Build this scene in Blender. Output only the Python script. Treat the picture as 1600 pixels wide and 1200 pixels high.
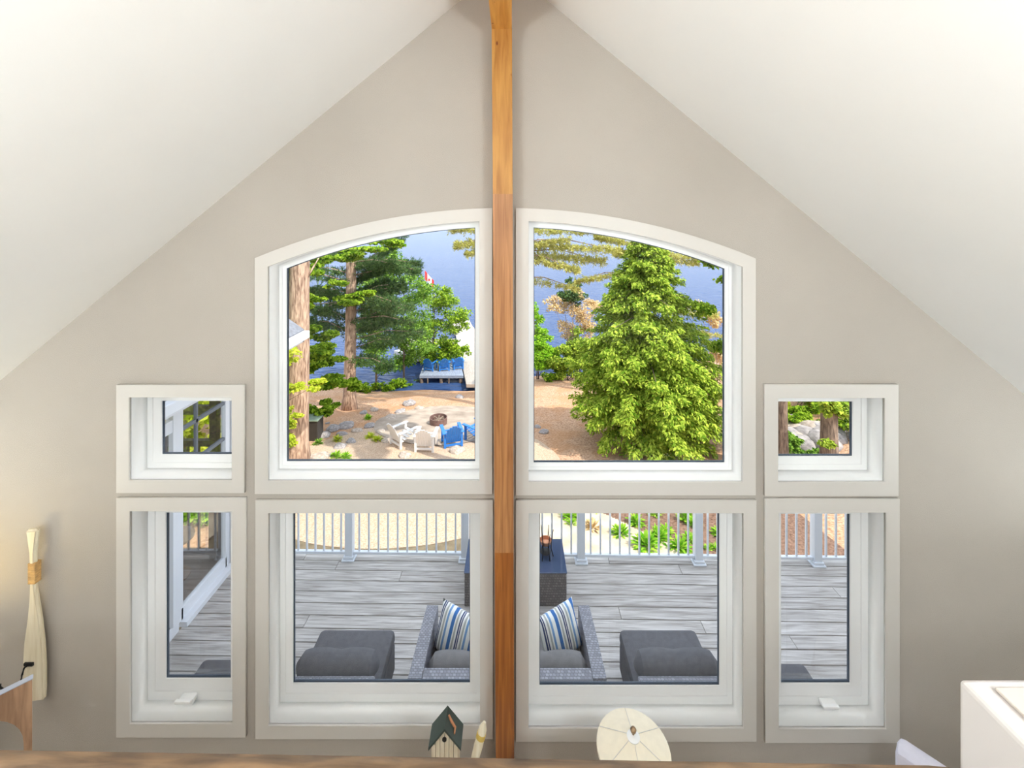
import bpy, bmesh, math, random
import numpy as np
from mathutils import Vector, Matrix, noise

for o in list(bpy.data.objects): bpy.data.objects.remove(o)
S = bpy.context.scene
COL = S.collection
random.seed(7)
RNG = np.random.default_rng(7)

# ------------------------------------------------------------ camera, world, sun, exposure
F, HZ, CH = 680.0, 350.0, 4.02        # focal length (px of 1600), horizon row, eye height above the deck
cd = bpy.data.cameras.new('camera'); cam = bpy.data.objects.new('camera', cd); COL.objects.link(cam)
cd.sensor_width = 36; cd.lens = F / 1600 * 36; cd.shift_y = -(600 - HZ) / 1600
cd.clip_start = 0.05; cd.clip_end = 5000
cam.location = (0, 0, CH); cam.rotation_euler = (math.pi / 2, 0, 0)
S.camera = cam
vs = S.view_settings
vs.view_transform = 'Standard'; vs.look = 'None'; vs.gamma = 1; vs.use_curve_mapping = False; vs.exposure = 0.0

w = bpy.data.worlds.new('world'); S.world = w; w.use_nodes = True
nt = w.node_tree; nt.nodes.clear()
sky = nt.nodes.new('ShaderNodeTexSky'); sky.sky_type = 'NISHITA'; sky.sun_disc = False
sky.sun_elevation = math.radians(54); sky.sun_rotation = math.radians(135)
sky.air_density = 1.0; sky.dust_density = 0.6; sky.ozone_density = 1.0
hz = nt.nodes.new('ShaderNodeMixRGB'); hz.inputs[0].default_value = 0.55; hz.inputs[2].default_value = (8.2, 8.6, 9.2, 1)
bgn = nt.nodes.new('ShaderNodeBackground'); bgn.inputs[1].default_value = 0.375
wo = nt.nodes.new('ShaderNodeOutputWorld')
nt.links.new(sky.outputs[0], hz.inputs[1]); nt.links.new(hz.outputs[0], bgn.inputs[0]); nt.links.new(bgn.outputs[0], wo.inputs[0])

sl = bpy.data.lights.new('sun', 'SUN'); sl.energy = 5.8; sl.angle = math.radians(0.6); sl.color = (1, 0.95, 0.86)
sun = bpy.data.objects.new('sun', sl); COL.objects.link(sun); sun.location = (20, -20, 40)
sun.rotation_euler = Vector((-0.58, 0.45, -1.0)).to_track_quat('-Z', 'Y').to_euler()

FILL_FLS = 50        # brightness of the added fill lights under the loft
FILL_UPL = 135        # brightness of the added ceiling fill, shaped as floor lamps
FILL_LAMP = 88      # brightness of the added fill pendants behind the camera

# ------------------------------------------------------------ helpers
def C(r, g, b):
    f = lambda v: (v / 255 / 12.92) if v <= 10.3 else ((v / 255 + 0.055) / 1.055) ** 2.4
    return (f(r), f(g), f(b), 1)
def P(px, py, y): return Vector(((px - 800) / F * y, y, CH - (py - HZ) / F * y))

def base_mat(name):
    m = bpy.data.materials.new(name); m.use_nodes = True
    return m, m.node_tree, m.node_tree.nodes['Principled BSDF']
def N(t, kind, **kw):
    n = t.nodes.new(kind)
    for k, v in kw.items():
        if hasattr(n, k): setattr(n, k, v)
        else: n.inputs[k].default_value = v
    return n
def mat(name, col, rough=0.6, scale=6, var=0.12, bump=0.0, bscale=60, stretch=(1, 1, 1), metallic=0, spec=0.5, col2=None):
    m, t, b = base_mat(name)
    tc = N(t, 'ShaderNodeTexCoord'); mp = N(t, 'ShaderNodeMapping'); mp.inputs['Scale'].default_value = stretch
    t.links.new(tc.outputs['Object'], mp.inputs[0])
    nz = N(t, 'ShaderNodeTexNoise'); nz.inputs['Scale'].default_value = scale; nz.inputs['Detail'].default_value = 5
    t.links.new(mp.outputs[0], nz.inputs[0])
    r = N(t, 'ShaderNodeValToRGB')
    a = tuple(max(0, c * (1 - var)) for c in col[:3]) + (1,)
    c2 = col2 if col2 else tuple(min(1, c * (1 + var)) for c in col[:3]) + (1,)
    r.color_ramp.elements[0].color = a; r.color_ramp.elements[0].position = 0.3
    r.color_ramp.elements[1].color = c2; r.color_ramp.elements[1].position = 0.7
    t.links.new(nz.outputs[0], r.inputs[0]); t.links.new(r.outputs[0], b.inputs['Base Color'])
    b.inputs['Roughness'].default_value = rough; b.inputs['Metallic'].default_value = metallic
    b.inputs['Specular IOR Level'].default_value = spec
    if bump:
        n2 = N(t, 'ShaderNodeTexNoise'); n2.inputs['Scale'].default_value = bscale; n2.inputs['Detail'].default_value = 4
        t.links.new(mp.outputs[0], n2.inputs[0])
        bp = N(t, 'ShaderNodeBump'); bp.inputs['Strength'].default_value = bump; bp.inputs['Distance'].default_value = 0.02
        t.links.new(n2.outputs[0], bp.inputs['Height']); t.links.new(bp.outputs[0], b.inputs['Normal'])
    return m
def wood(name, dark, light, stretch, scale=4, rough=0.5, bump=0.15, knots=False, rnd=0.0):
    m, t, b = base_mat(name)
    tc = N(t, 'ShaderNodeTexCoord'); mp = N(t, 'ShaderNodeMapping'); mp.inputs['Scale'].default_value = stretch
    oi = N(t, 'ShaderNodeObjectInfo')
    va = N(t, 'ShaderNodeVectorMath', operation='MULTIPLY_ADD')
    t.links.new(oi.outputs['Random'], va.inputs[0]); va.inputs[1].default_value = (13, 7, 29)
    t.links.new(tc.outputs['Object'], mp.inputs[0]); t.links.new(mp.outputs[0], va.inputs[2])
    nz = N(t, 'ShaderNodeTexNoise'); nz.inputs['Scale'].default_value = scale; nz.inputs['Detail'].default_value = 8; nz.inputs['Distortion'].default_value = 0.6
    t.links.new(va.outputs[0], nz.inputs[0])
    r = N(t, 'ShaderNodeValToRGB'); r.color_ramp.elements[0].color = dark; r.color_ramp.elements[0].position = 0.32
    r.color_ramp.elements[1].color = light; r.color_ramp.elements[1].position = 0.66
    t.links.new(nz.outputs[0], r.inputs[0])
    out = r.outputs[0]
    if knots:
        vo = N(t, 'ShaderNodeTexVoronoi'); vo.inputs['Scale'].default_value = 5.0
        mk = N(t, 'ShaderNodeMapping'); mk.inputs['Scale'].default_value = (3.4, 3.4, 1.6)
        t.links.new(tc.outputs['Object'], mk.inputs[0]); t.links.new(mk.outputs[0], vo.inputs['Vector'])
        kr = N(t, 'ShaderNodeValToRGB'); kr.color_ramp.elements[0].color = (1, 1, 1, 1); kr.color_ramp.elements[0].position = 0.07
        kr.color_ramp.elements[1].color = (0, 0, 0, 1); kr.color_ramp.elements[1].position = 0.14
        t.links.new(vo.outputs['Distance'], kr.inputs[0])
        mx = N(t, 'ShaderNodeMixRGB'); mx.inputs[2].default_value = C(110, 50, 15)
        t.links.new(kr.outputs[0], mx.inputs[0]); t.links.new(out, mx.inputs[1]); out = mx.outputs[0]
    if rnd:
        hs = N(t, 'ShaderNodeHueSaturation'); mr = N(t, 'ShaderNodeMapRange')
        mr.inputs['To Min'].default_value = 1 - rnd; mr.inputs['To Max'].default_value = 1 + rnd
        t.links.new(oi.outputs['Random'], mr.inputs[0]); t.links.new(mr.outputs[0], hs.inputs['Value']); t.links.new(out, hs.inputs['Color']); out = hs.outputs[0]
    t.links.new(out, b.inputs['Base Color']); b.inputs['Roughness'].default_value = rough
    bp = N(t, 'ShaderNodeBump'); bp.inputs['Strength'].default_value = bump; bp.inputs['Distance'].default_value = 0.01
    t.links.new(nz.outputs[0], bp.inputs['Height']); t.links.new(bp.outputs[0], b.inputs['Normal'])
    return m
def leafmat(name, dark, light, trans=0.35):
    m = bpy.data.materials.new(name); m.use_nodes = True; t = m.node_tree; t.nodes.clear()
    g = N(t, 'ShaderNodeNewGeometry'); r = N(t, 'ShaderNodeValToRGB')
    r.color_ramp.elements[0].color = dark; r.color_ramp.elements[1].color = light
    t.links.new(g.outputs['Random Per Island'], r.inputs[0])
    d = N(t, 'ShaderNodeBsdfDiffuse'); tr = N(t, 'ShaderNodeBsdfTranslucent'); mx = N(t, 'ShaderNodeMixShader'); mx.inputs[0].default_value = trans
    o = N(t, 'ShaderNodeOutputMaterial')
    t.links.new(r.outputs[0], d.inputs[0]); t.links.new(r.outputs[0], tr.inputs[0])
    t.links.new(d.outputs[0], mx.inputs[1]); t.links.new(tr.outputs[0], mx.inputs[2]); t.links.new(mx.outputs[0], o.inputs[0])
    return m
def glassmat(name, refl=1.0, tint=(0.97, 0.98, 0.98, 1)):
    m = bpy.data.materials.new(name); m.use_nodes = True; t = m.node_tree; t.nodes.clear()
    tr = N(t, 'ShaderNodeBsdfTransparent'); tr.inputs[0].default_value = tint
    gl = N(t, 'ShaderNodeBsdfGlossy'); gl.inputs['Roughness'].default_value = 0.02
    fr = N(t, 'ShaderNodeFresnel'); fr.inputs[0].default_value = 1.25
    mu = N(t, 'ShaderNodeMath', operation='MULTIPLY'); mu.inputs[1].default_value = refl
    mx = N(t, 'ShaderNodeMixShader'); o = N(t, 'ShaderNodeOutputMaterial')
    t.links.new(fr.outputs[0], mu.inputs[0]); t.links.new(mu.outputs[0], mx.inputs[0])
    t.links.new(tr.outputs[0], mx.inputs[1]); t.links.new(gl.outputs[0], mx.inputs[2]); t.links.new(mx.outputs[0], o.inputs[0])
    return m
def emit(name, col, s):
    m, t, b = base_mat(name); b.inputs['Base Color'].default_value = col
    b.inputs['Emission Color'].default_value = col; b.inputs['Emission Strength'].default_value = s
    return m

class MB:
    def __init__(s): s.v = []; s.f = []
    def add(s, v, f):
        o = len(s.v); s.v += [tuple(p) for p in v]; s.f += [tuple(i + o for i in q) for q in f]; return s
    def box(s, x0, x1, y0, y1, z0, z1, M=None, bev=0.0):
        bm = bmesh.new(); bmesh.ops.create_cube(bm, size=1)
        for p in bm.verts: p.co = Vector(((p.co.x + .5) * (x1 - x0) + x0, (p.co.y + .5) * (y1 - y0) + y0, (p.co.z + .5) * (z1 - z0) + z0))
        if bev: bmesh.ops.bevel(bm, geom=bm.edges[:], offset=bev, segments=2, affect='EDGES', profile=0.5)
        bm.verts.index_update()
        v = [(M @ p.co) if M else p.co.copy() for p in bm.verts]; f = [[q.index for q in k.verts] for k in bm.faces]; bm.free()
        return s.add(v, f)
    def tube(s, pts, rad, n=8, cap=True):
        pts = [Vector(p) for p in pts]
        if not hasattr(rad, '__len__'): rad = [rad] * len(pts)
        v = []; up = Vector((0.3, 0.2, 1)).normalized()
        for i, p in enumerate(pts):
            d = (pts[min(i + 1, len(pts) - 1)] - pts[max(i - 1, 0)]).normalized()
            a = d.cross(up)
            if a.length < 1e-3: a = d.cross(Vector((1, 0, 0)))
            a.normalize(); b = d.cross(a)
            for k in range(n):
                t = 2 * math.pi * k / n; v.append(p + (a * math.cos(t) + b * math.sin(t)) * rad[i])
        f = [(i * n + k, i * n + (k + 1) % n, (i + 1) * n + (k + 1) % n, (i + 1) * n + k) for i in range(len(pts) - 1) for k in range(n)]
        if cap: f += [tuple(range(n))[::-1], tuple((len(pts) - 1) * n + k for k in range(n))]
        return s.add(v, f)
    def lathe(s, prof, c=(0, 0, 0), n=24, M=None):
        v = []; c = Vector(c)
        for r, z in prof:
            for k in range(n):
                t = 2 * math.pi * k / n; q = Vector((r * math.cos(t), r * math.sin(t), z)); v.append(((M @ q) if M else q) + c)
        f = [(i * n + k, i * n + (k + 1) % n, (i + 1) * n + (k + 1) % n, (i + 1) * n + k) for i in range(len(prof) - 1) for k in range(n)]
        if prof[0][0] > 1e-4: f.append(tuple(range(n))[::-1])
        if prof[-1][0] > 1e-4: f.append(tuple((len(prof) - 1) * n + k for k in range(n)))
        return s.add(v, f)
    def build(s, name, m, parent=None, smooth=False):
        me = bpy.data.meshes.new(name); me.from_pydata(s.v, [], s.f); me.update()
        bm = bmesh.new(); bm.from_mesh(me); bmesh.ops.recalc_face_normals(bm, faces=bm.faces[:]); bm.to_mesh(me); bm.free()
        return link(name, me, m, parent, smooth)
def link(name, me, m, parent=None, smooth=False):
    o = bpy.data.objects.new(name, me); COL.objects.link(o)
    if m is not None and len(me.materials) == 0: me.materials.append(m)
    if smooth:
        me.polygons.foreach_set('use_smooth', [True] * len(me.polygons))
        if smooth != 'all': me.set_sharp_from_angle(angle=math.radians(40))
    if parent is not None: setparent(o, parent)
    return o
def setparent(o, p):
    o.parent = p
    M = Matrix.LocRotScale(p.location, p.rotation_euler, None); q = p.parent
    if q is None: o.matrix_parent_inverse = M.inverted() if p.type == 'EMPTY' and not p.get('_local') else Matrix()
def tag(o, label, cat, group=None):
    o['label'] = label; o['category'] = cat
    if group: o['group'] = group
    return o
def thing(name, label, cat, loc=(0, 0, 0), group=None):
    o = bpy.data.objects.new(name, None); COL.objects.link(o); o.location = loc; o.empty_display_size = 0.1
    return tag(o, label, cat, group)
def struct(o): o['kind'] = 'structure'; return o
def stuff(o): o['kind'] = 'stuff'; return o
def dup(root, loc, rz, label, group=None):
    r = root.copy(); COL.objects.link(r); r.location = loc; r.rotation_euler = (0, 0, rz); r['label'] = label
    if group: r['group'] = group
    for ch in list(root.children):
        c = ch.copy(); COL.objects.link(c); c.parent = r
        for g in list(ch.children):
            d = g.copy(); COL.objects.link(d); d.parent = c
    return r
def prism(outer, holes, y0, y1):
    """polygon in XZ with holes, extruded along Y"""
    cu = bpy.data.curves.new('tmp', 'CURVE'); cu.dimensions = '2D'; cu.fill_mode = 'BOTH'; cu.extrude = (y1 - y0) / 2
    for ring in [outer] + holes:
        sp = cu.splines.new('POLY'); sp.points.add(len(ring) - 1)
        for q, (x, z) in zip(sp.points, ring): q.co = (x, z, 0, 1)
        sp.use_cyclic_u = True
    ob = bpy.data.objects.new('tmp', cu); COL.objects.link(ob)
    dg = bpy.context.evaluated_depsgraph_get()
    me = bpy.data.meshes.new_from_object(ob.evaluated_get(dg))
    bpy.data.objects.remove(ob); bpy.data.curves.remove(cu)
    yc = (y0 + y1) / 2
    me.transform(Matrix(((1, 0, 0, 0), (0, 0, -1, yc), (0, 1, 0, 0), (0, 0, 0, 1))))
    bm = bmesh.new(); bm.from_mesh(me); bmesh.ops.remove_doubles(bm, verts=bm.verts[:], dist=1e-5)
    bmesh.ops.recalc_face_normals(bm, faces=bm.faces[:]); bm.to_mesh(me); bm.free(); me.materials.clear()
    return me
def rect(x0, x1, z0, z1): return [(x0, z0), (x1, z0), (x1, z1), (x0, z1)]

# ------------------------------------------------------------ materials
M_wall = mat('wall_paint', C(187, 179, 169), 0.85, 3, 0.02, 0.25, 220)
M_ceil = mat('ceiling_paint', C(248, 247, 245), 0.9, 2, 0.01)
M_cas = mat('casing_paint', C(217, 212, 205), 0.5, 2, 0.01)
M_white = mat('white_vinyl', C(250, 250, 249), 0.35, 2, 0.01)
M_spacer = mat('spacer_grey', C(60, 72, 88), 0.4, 4, 0.05)
M_glass = glassmat('window_glass', 0.8)
M_post1 = wood('post_pine_gold', C(160, 104, 42), C(196, 142, 70), (9, 9, 0.7), 4, 0.4, 0.05, True)
M_post2 = wood('post_pine_red', C(146, 94, 54), C(188, 134, 84), (12, 12, 0.5), 4, 0.4, 0.05)
M_post3 = wood('post_pine_dark', C(126, 68, 24), C(168, 102, 44), (12, 12, 0.5), 4, 0.4, 0.05)
M_rail = wood('oak_rail', C(76, 58, 42), C(130, 102, 74), (5, 30, 30), 2.6, 0.45, 0.1)
M_floor = wood('oak_floor', C(182, 168, 152), C(210, 198, 184), (1, 10, 10), 3)
M_deck = wood('weathered_deck', C(152, 146, 140), C(208, 204, 199), (0.9, 14, 14), 3.0, 0.75, 0.2, False, 0.08)
M_railing = mat('railing_white', C(228, 234, 242), 0.4, 2, 0.01)
M_char = mat('charcoal_fabric', C(98, 98, 102), 0.95, 30, 0.12, 0.4, 300)
M_grey = mat('grey_fabric', C(122, 120, 120), 0.95, 30, 0.1, 0.4, 300)
M_bark = wood('bark', C(112, 84, 68), C(205, 174, 150), (7, 7, 1.2), 2.2, 0.95, 0.9)
M_bark2 = wood('bark_grey', C(80, 66, 58), C(150, 130, 112), (8, 8, 1.4), 2.5, 0.95, 0.8)
M_black = mat('black_iron', C(28, 28, 30), 0.45, 6, 0.1, metallic=0.4)
M_lightwood = wood('pale_wood', C(226, 212, 182), C(242, 232, 208), (14, 14, 1.0), 3, 0.5, 0.04)
def wicker(name, a, b):
    m, t, p = base_mat(name)
    tc = N(t, 'ShaderNodeTexCoord'); ch = N(t, 'ShaderNodeTexBrick')
    ch.inputs['Scale'].default_value = 20; ch.inputs['Color1'].default_value = a; ch.inputs['Color2'].default_value = b
    ch.inputs['Mortar'].default_value = tuple(c * 0.45 for c in a[:3]) + (1,); ch.inputs['Mortar Size'].default_value = 0.05
    ch.inputs['Brick Width'].default_value = 0.5; ch.inputs['Row Height'].default_value = 0.35
    mp = N(t, 'ShaderNodeMapping'); mp.inputs['Rotation'].default_value = (0.72, 0.35, 0)
    t.links.new(tc.outputs['Object'], mp.inputs[0]); t.links.new(mp.outputs[0], ch.inputs[0])
    t.links.new(ch.outputs[0], p.inputs['Base Color']); p.inputs['Roughness'].default_value = 0.55
    bp = N(t, 'ShaderNodeBump'); bp.inputs['Strength'].default_value = 0.5; bp.inputs['Distance'].default_value = 0.01
    t.links.new(ch.outputs['Fac'], bp.inputs['Height']); bp.invert = True; t.links.new(bp.outputs[0], p.inputs['Normal'])
    return m
M_wick = wicker('wicker_grey', C(158, 158, 166), C(122, 122, 130))
M_wickd = wicker('wicker_brown', C(140, 134, 132), C(112, 107, 106))

# ------------------------------------------------------------ room shell
YW = 2.85; YC = 2.83; K = F / YC
wx = lambda px: (px - 800) / K
wz = lambda py: CH - (py - HZ) / K
APX, APZ, SL = wx(787), wz(-58), 0.826
XL, XR, YB = -4.2, 4.2, -5.0
roofz = lambda x: APZ - SL * abs(x - APX)
ACX, ACZ, AR = wx(789), wz(325 + 1014), 1014 / K

class Win:
    def __init__(s, xa, xb, zb, zt=None, R=None): s.xa, s.xb, s.zb, s.zt, s.R = xa, xb, zb, zt, R
    def inset(s, d, db=None):
        return Win(s.xa + d, s.xb - d, s.zb + (d if db is None else db), None if s.zt is None else s.zt - d, None if s.R is None else s.R - d)
    def poly(s):
        if s.R is None: return rect(s.xa, s.xb, s.zb, s.zt)
        n = 28; pts = [(s.xa, s.zb), (s.xb, s.zb)]
        for i in range(n + 1):
            x = s.xb + (s.xa - s.xb) * i / n
            pts.append((x, ACZ + math.sqrt(s.R ** 2 - (x - ACX) ** 2)))
        return pts
def wrect(a, b, t, bt): return Win(wx(a), wx(b), wz(bt), wz(t))
def warch(a, b, bt, inner): return Win(wx(a), wx(b), wz(bt), None, AR - 20 / K)
# (opening, casing width in px, frame, sash, sash bottom extra, crank)
WINS = [
    (wrect(201, 362, 621, 751), 19.5, 0.035, 0.05, 0.0, 0),
    (wrect(202, 363, 799, 1132), 20.5, 0.045, 0.065, 0.02, 1),
    (warch(418, 749, 752, 0), 20, 0.018, 0.022, 0.0, 0),
    (wrect(419, 750, 802, 1135), 20, 0.035, 0.045, 0.03, 0),
    (warch(826, 1161, 754, 0), 20, 0.018, 0.022, 0.0, 0),
    (wrect(826, 1162, 802, 1139), 20, 0.035, 0.045, 0.03, 0),
    (wrect(1216, 1383, 622, 754), 21, 0.035, 0.05, 0.0, 0),
    (wrect(1217, 1385, 801, 1140), 21, 0.045, 0.065, 0.02, 1),
]
JT = 0.015
wall_outer = [(XL, 0.0), (XR, 0.0), (XR, roofz(XR)), (APX, APZ), (XL, roofz(XL))]
struct(link('wall_front', prism(wall_outer, [w_[0].inset(-JT).poly() for w_ in WINS], YW, YW + 0.19), M_wall))
for i, (wn, cw, fr, sa, sb, crank) in enumerate(WINS):
    e = bpy.data.objects.new('window_%d' % (i + 1), None); COL.objects.link(e); struct(e); e.location = ((wn.xa + wn.xb) / 2, YW, wn.zb)
    link('casing', prism(wn.inset(-cw / K).poly(), [wn.poly()], YC, YW), M_cas, e)
    link('jamb', prism(wn.inset(-JT).poly(), [wn.poly()], YW + 0.0005, YW + 0.19), M_white, e)
    link('frame', prism(wn.poly(), [wn.inset(fr, fr + sb * .6).poly()], YW + 0.125, YW + 0.175), M_white, e)
    s1 = wn.inset(fr, fr + sb * .6); s2 = s1.inset(sa, sa + sb * .4)
    sh = link('sash', prism(s1.poly(), [s2.poly()], YW + 0.135, YW + 0.17), M_white, e)
    s3 = s2.inset(0.005)
    link('spacer', prism(s2.poly(), [s3.poly()], YW + 0.148, YW + 0.165), M_spacer, sh)
    link('pane', prism(s3.poly(), [], YW + 0.155, YW + 0.159), M_glass, sh)
    if crank:
        cx = wx(280) + 0.045 if i == 1 else wx(1308) - 0.045
        cx = (cx) * 1.035
        mb = MB(); zb = wn.zb + 0.012
        mb.box(cx - 0.05, cx + 0.05, YW + 0.075, YW + 0.123, zb + 0.016, zb + 0.046, bev=0.008)
        mb.box(cx - 0.062, cx + 0.045, YW + 0.05, YW + 0.075, zb + 0.036, zb + 0.056, bev=0.006)
        mb.box(cx - 0.03, cx + 0.03, YW + 0.09, YW + 0.123, wn.zb, zb + 0.02)
        mb.build('crank_handle', M_white, e, True)

mb = MB(); T = 0.2                      # sloped ceiling, one folded slab
def slab(y0, y1, xl, xr, lo, hi):
    zz = [(xl, roofz(xl)), (APX, APZ), (xr, roofz(xr))]
    v = [(x, y, z + d) for y in (y0, y1) for d in (lo, hi) for x, z in zz]
    f = [(0, 1, 7, 6), (1, 2, 8, 7), (3, 4, 10, 9), (4, 5, 11, 10), (0, 3, 9, 6), (2, 5, 11, 8), (0, 1, 4, 3), (1, 2, 5, 4), (6, 7, 10, 9), (7, 8, 11, 10)]
    return v, f
struct(MB().add(*slab(YB, YW + 0.19, XL - 0.15, XR + 0.15, 0.0, 0.12)).build('ceiling', M_ceil))
M_shingle = mat('grey_shingle', C(120, 122, 128), 0.9, 20, 0.2, 0.4, 40)
struct(MB().add(*slab(YB - 0.4, 3.8, XL - 0.6, XR + 0.1, 0.125, 0.26)).build('roof', M_shingle))
struct(MB().box(XL - 0.15, XL, YB, YW + 0.19, 0, roofz(XL) + 0.0).build('wall_left', M_wall))
struct(MB().box(XR, XR + 0.15, YB, YW + 0.19, 0, roofz(XR) + 0.0).build('wall_right', M_wall))
struct(link('wall_back', prism(wall_outer, [], YB - 0.15, YB), M_wall))
struct(MB().box(XL, XR, YB, YW, -0.15, 0.04).build('floor', M_floor))
struct(MB().box(XL, XR, YB, 0.5, 2.25, 2.5).build('loft_floor', M_floor))
# unseen tall block added to shade the deck (behind the gable wall plane)
M_siding = mat('siding', C(205, 203, 196), 0.8, 4, 0.04)
blk = thing('shade_block', 'unseen block added right of the gable room to shade the deck', 'shade block', (7, -1, -2.7))
MB().box(4.4, 11, YB, 2.7, -2.7, 5.6).build('wall', M_siding, blk)
MB().add([(3.3, YB, 5.6), (11.2, YB, 5.6), (11.2, 2.9, 5.6), (3.3, 2.9, 5.6), (3.3, -1, 7.4), (11.2, -1, 7.4)],
         [(0, 1, 5, 4), (2, 3, 4, 5), (0, 4, 3), (1, 2, 5), (0, 3, 2, 1)]).build('roof', M_shingle, blk)
struct(MB().box(XL - .15, 11, YB, YW + 0.18, -3.2, -0.15).build('foundation', M_siding))

# post and ridge beam
pt = thing('timber_post', 'golden pine timber post dividing the gable windows', 'post', (-0.06, 2.77, 0.04))
yp0, yp1 = 2.70, YC
def pxX(px): return (px - 800) / F * yp0
zat = lambda py: CH - (py - HZ) / F * yp0
for (za, zb_, xl0, xl1, xr0, xr1, m) in [
        (zat(303), zat(38), 770.0, 768.2, 801.0, 800.0, M_post1),
        (zat(864), zat(303), 773.0, 770.0, 802.4, 801.0, M_post2),
        (0.04, zat(864), 775.5, 773.0, 804, 802.4, M_post3)]:
    a, b, c, d = pxX(xl0), pxX(xr0), pxX(xr1), pxX(xl1)
    v = [(a, yp0, za), (b, yp0, za), (c, yp0, zb_), (d, yp0, zb_), (a, yp1, za), (b, yp1, za), (c, yp1, zb_), (d, yp1, zb_)]
    MB().add(v, [(0, 1, 2, 3), (5, 4, 7, 6), (0, 3, 7, 4), (1, 5, 6, 2), (3, 2, 6, 7), (0, 4, 5, 1)]).build('board', m, pt)
bz = CH + (HZ - 46) / F * yp0
bm_ = MB().box(pxX(768), pxX(800), YB, YW, bz + .003, APZ + 0.02, bev=0.006).build('ridge_beam', wood('beam_pine', C(184, 120, 48), C(216, 156, 78), (9, 0.7, 9), 4, 0.4, 0.05, True))
tag(bm_, 'golden pine ridge beam running along the ceiling peak', 'beam')

# ------------------------------------------------------------ loft rail, newel
rl = thing('loft_handrail', 'brown oak handrail along the loft edge at bottom of view', 'handrail', (0, 0.4, 2.5))
zr = 3.45
def yrail(x): return 0.4735 - 0.0135 * x
mb = MB(); prof = [(-0.135, -0.05), (-0.14, -0.02), (-0.13, -0.004), (-0.115, 0), (-0.02, 0), (-0.007, -0.003), (0, -0.012), (0, -0.035), (-0.01, -0.05)]
xs = [-1.6, -0.6, 0.0, 0.3, 0.44, 0.462, 0.472, 0.4795]; v = []; f = []
for x in xs:
    for (dy, dz) in prof:
        k = 0.0 if x < 0.45 else (x - 0.45) ** 2 * 10
        v.append((x, yrail(x) + dy, zr + dz - (k if dz > -0.03 else 0)))
n = len(prof)
f = [(i * n + k, i * n + (k + 1) % n, (i + 1) * n + (k + 1) % n, (i + 1) * n + k) for i in range(len(xs) - 1) for k in range(n)] + [tuple(range(n)), tuple((len(xs) - 1) * n + k for k in range(n))]
mb.add(v, f).build('rail', M_rail, rl, True)
for k in range(14):
    x = -1.5 + k * 0.14
    MB().box(x - 0.016, x + 0.016, yrail(x) - 0.085, yrail(x) - 0.053, 2.5, zr - 0.049).build('baluster', M_white, rl)
M_newel = mat('newel_paint', C(190, 184, 180), 0.5, 2, 0.01)
nw = thing('newel_post', 'white painted newel post at right end of the loft handrail', 'post', (0.58, 0.37, 2.5))
x0, x1, y0, y1, zt = 0.4805, 0.70, 0.25, 0.4685, 3.531
MB().box(x0, x1, y0, y1, 2.5, zt, bev=0.004).build('shaft', M_newel, nw)
MB().box(x0 + 0.026, x1 - 0.026, y0 + 0.02, y1 - 0.012, zt, zt + 0.0035, bev=0.001).build('cap_panel', mat('newel_cap', C(184, 174, 164), .5), nw)

# ------------------------------------------------------------ indoor things
# paddle on the wall
def px2(x, y): return ((x - 800) / F * 2.82, CH - (y - HZ) / F * 2.82)
outl_l = [(46, 824), (48, 838), (51, 860), (52, 885), (52, 910), (51, 935), (48, 965), (43, 1000), (41, 1035), (41, 1070), (44, 1092)]
outl_r = [(66, 823), (64, 838), (61.5, 860), (61.5, 885), (62, 910), (65, 935), (70, 965), (74, 1000), (76, 1035), (76, 1070), (75, 1088)]
pad = thing('wooden_paddle', 'pale wooden paddle hung upright on the left wall', 'paddle', (px2(58, 1090)[0], 2.83, px2(58, 1090)[1]))
poly = [px2(*p) for p in outl_l] + [px2(*p) for p in outl_r[::-1]]
me = prism(poly, [], 2.79, 2.822); bm = bmesh.new(); bm.from_mesh(me)
bmesh.ops.bevel(bm, geom=[e for e in bm.edges if e.calc_face_angle(0) > 0.9], offset=0.012, segments=3, affect='EDGES'); bm.to_mesh(me); bm.free()
link('paddle_blade', me, M_lightwood, pad, True)
a = px2(51, 875); b = px2(63, 907)
mb = MB()
for k in range(9):
    zz = b[1] + (a[1] - b[1]) * (k + .5) / 9
    mb.box(a[0] + 0.002, b[0] + 0.0, 2.787, 2.8285, zz - 0.0078, zz + 0.0078, bev=0.004)
mb.build('rope_wrap', mat('twine', C(206, 166, 108), 0.9, 40, 0.2), pad)
hx, hzz = px2(54, 1030)
MB().tube([(hx, 2.79, hzz), (hx, 2.76, hzz + 0.004), (hx - 0.004, 2.752, hzz - 0.03), (hx - 0.012, 2.75, hzz - 0.075), (hx - 0.03, 2.74, hzz - 0.1), (hx - 0.07, 2.72, hzz - 0.1), (hx - 0.1, 2.715, hzz - 0.07), (hx - 0.104, 2.715, hzz - 0.055)], [0.006, 0.006, 0.006, 0.008, 0.008, 0.006, 0.006, 0.009], 8).box(hx - 0.03, hx + 0.03, 2.78, 2.794, hzz - 0.01, hzz + 0.012, bev=0.004).build('hook', M_black, pad, True)

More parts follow.
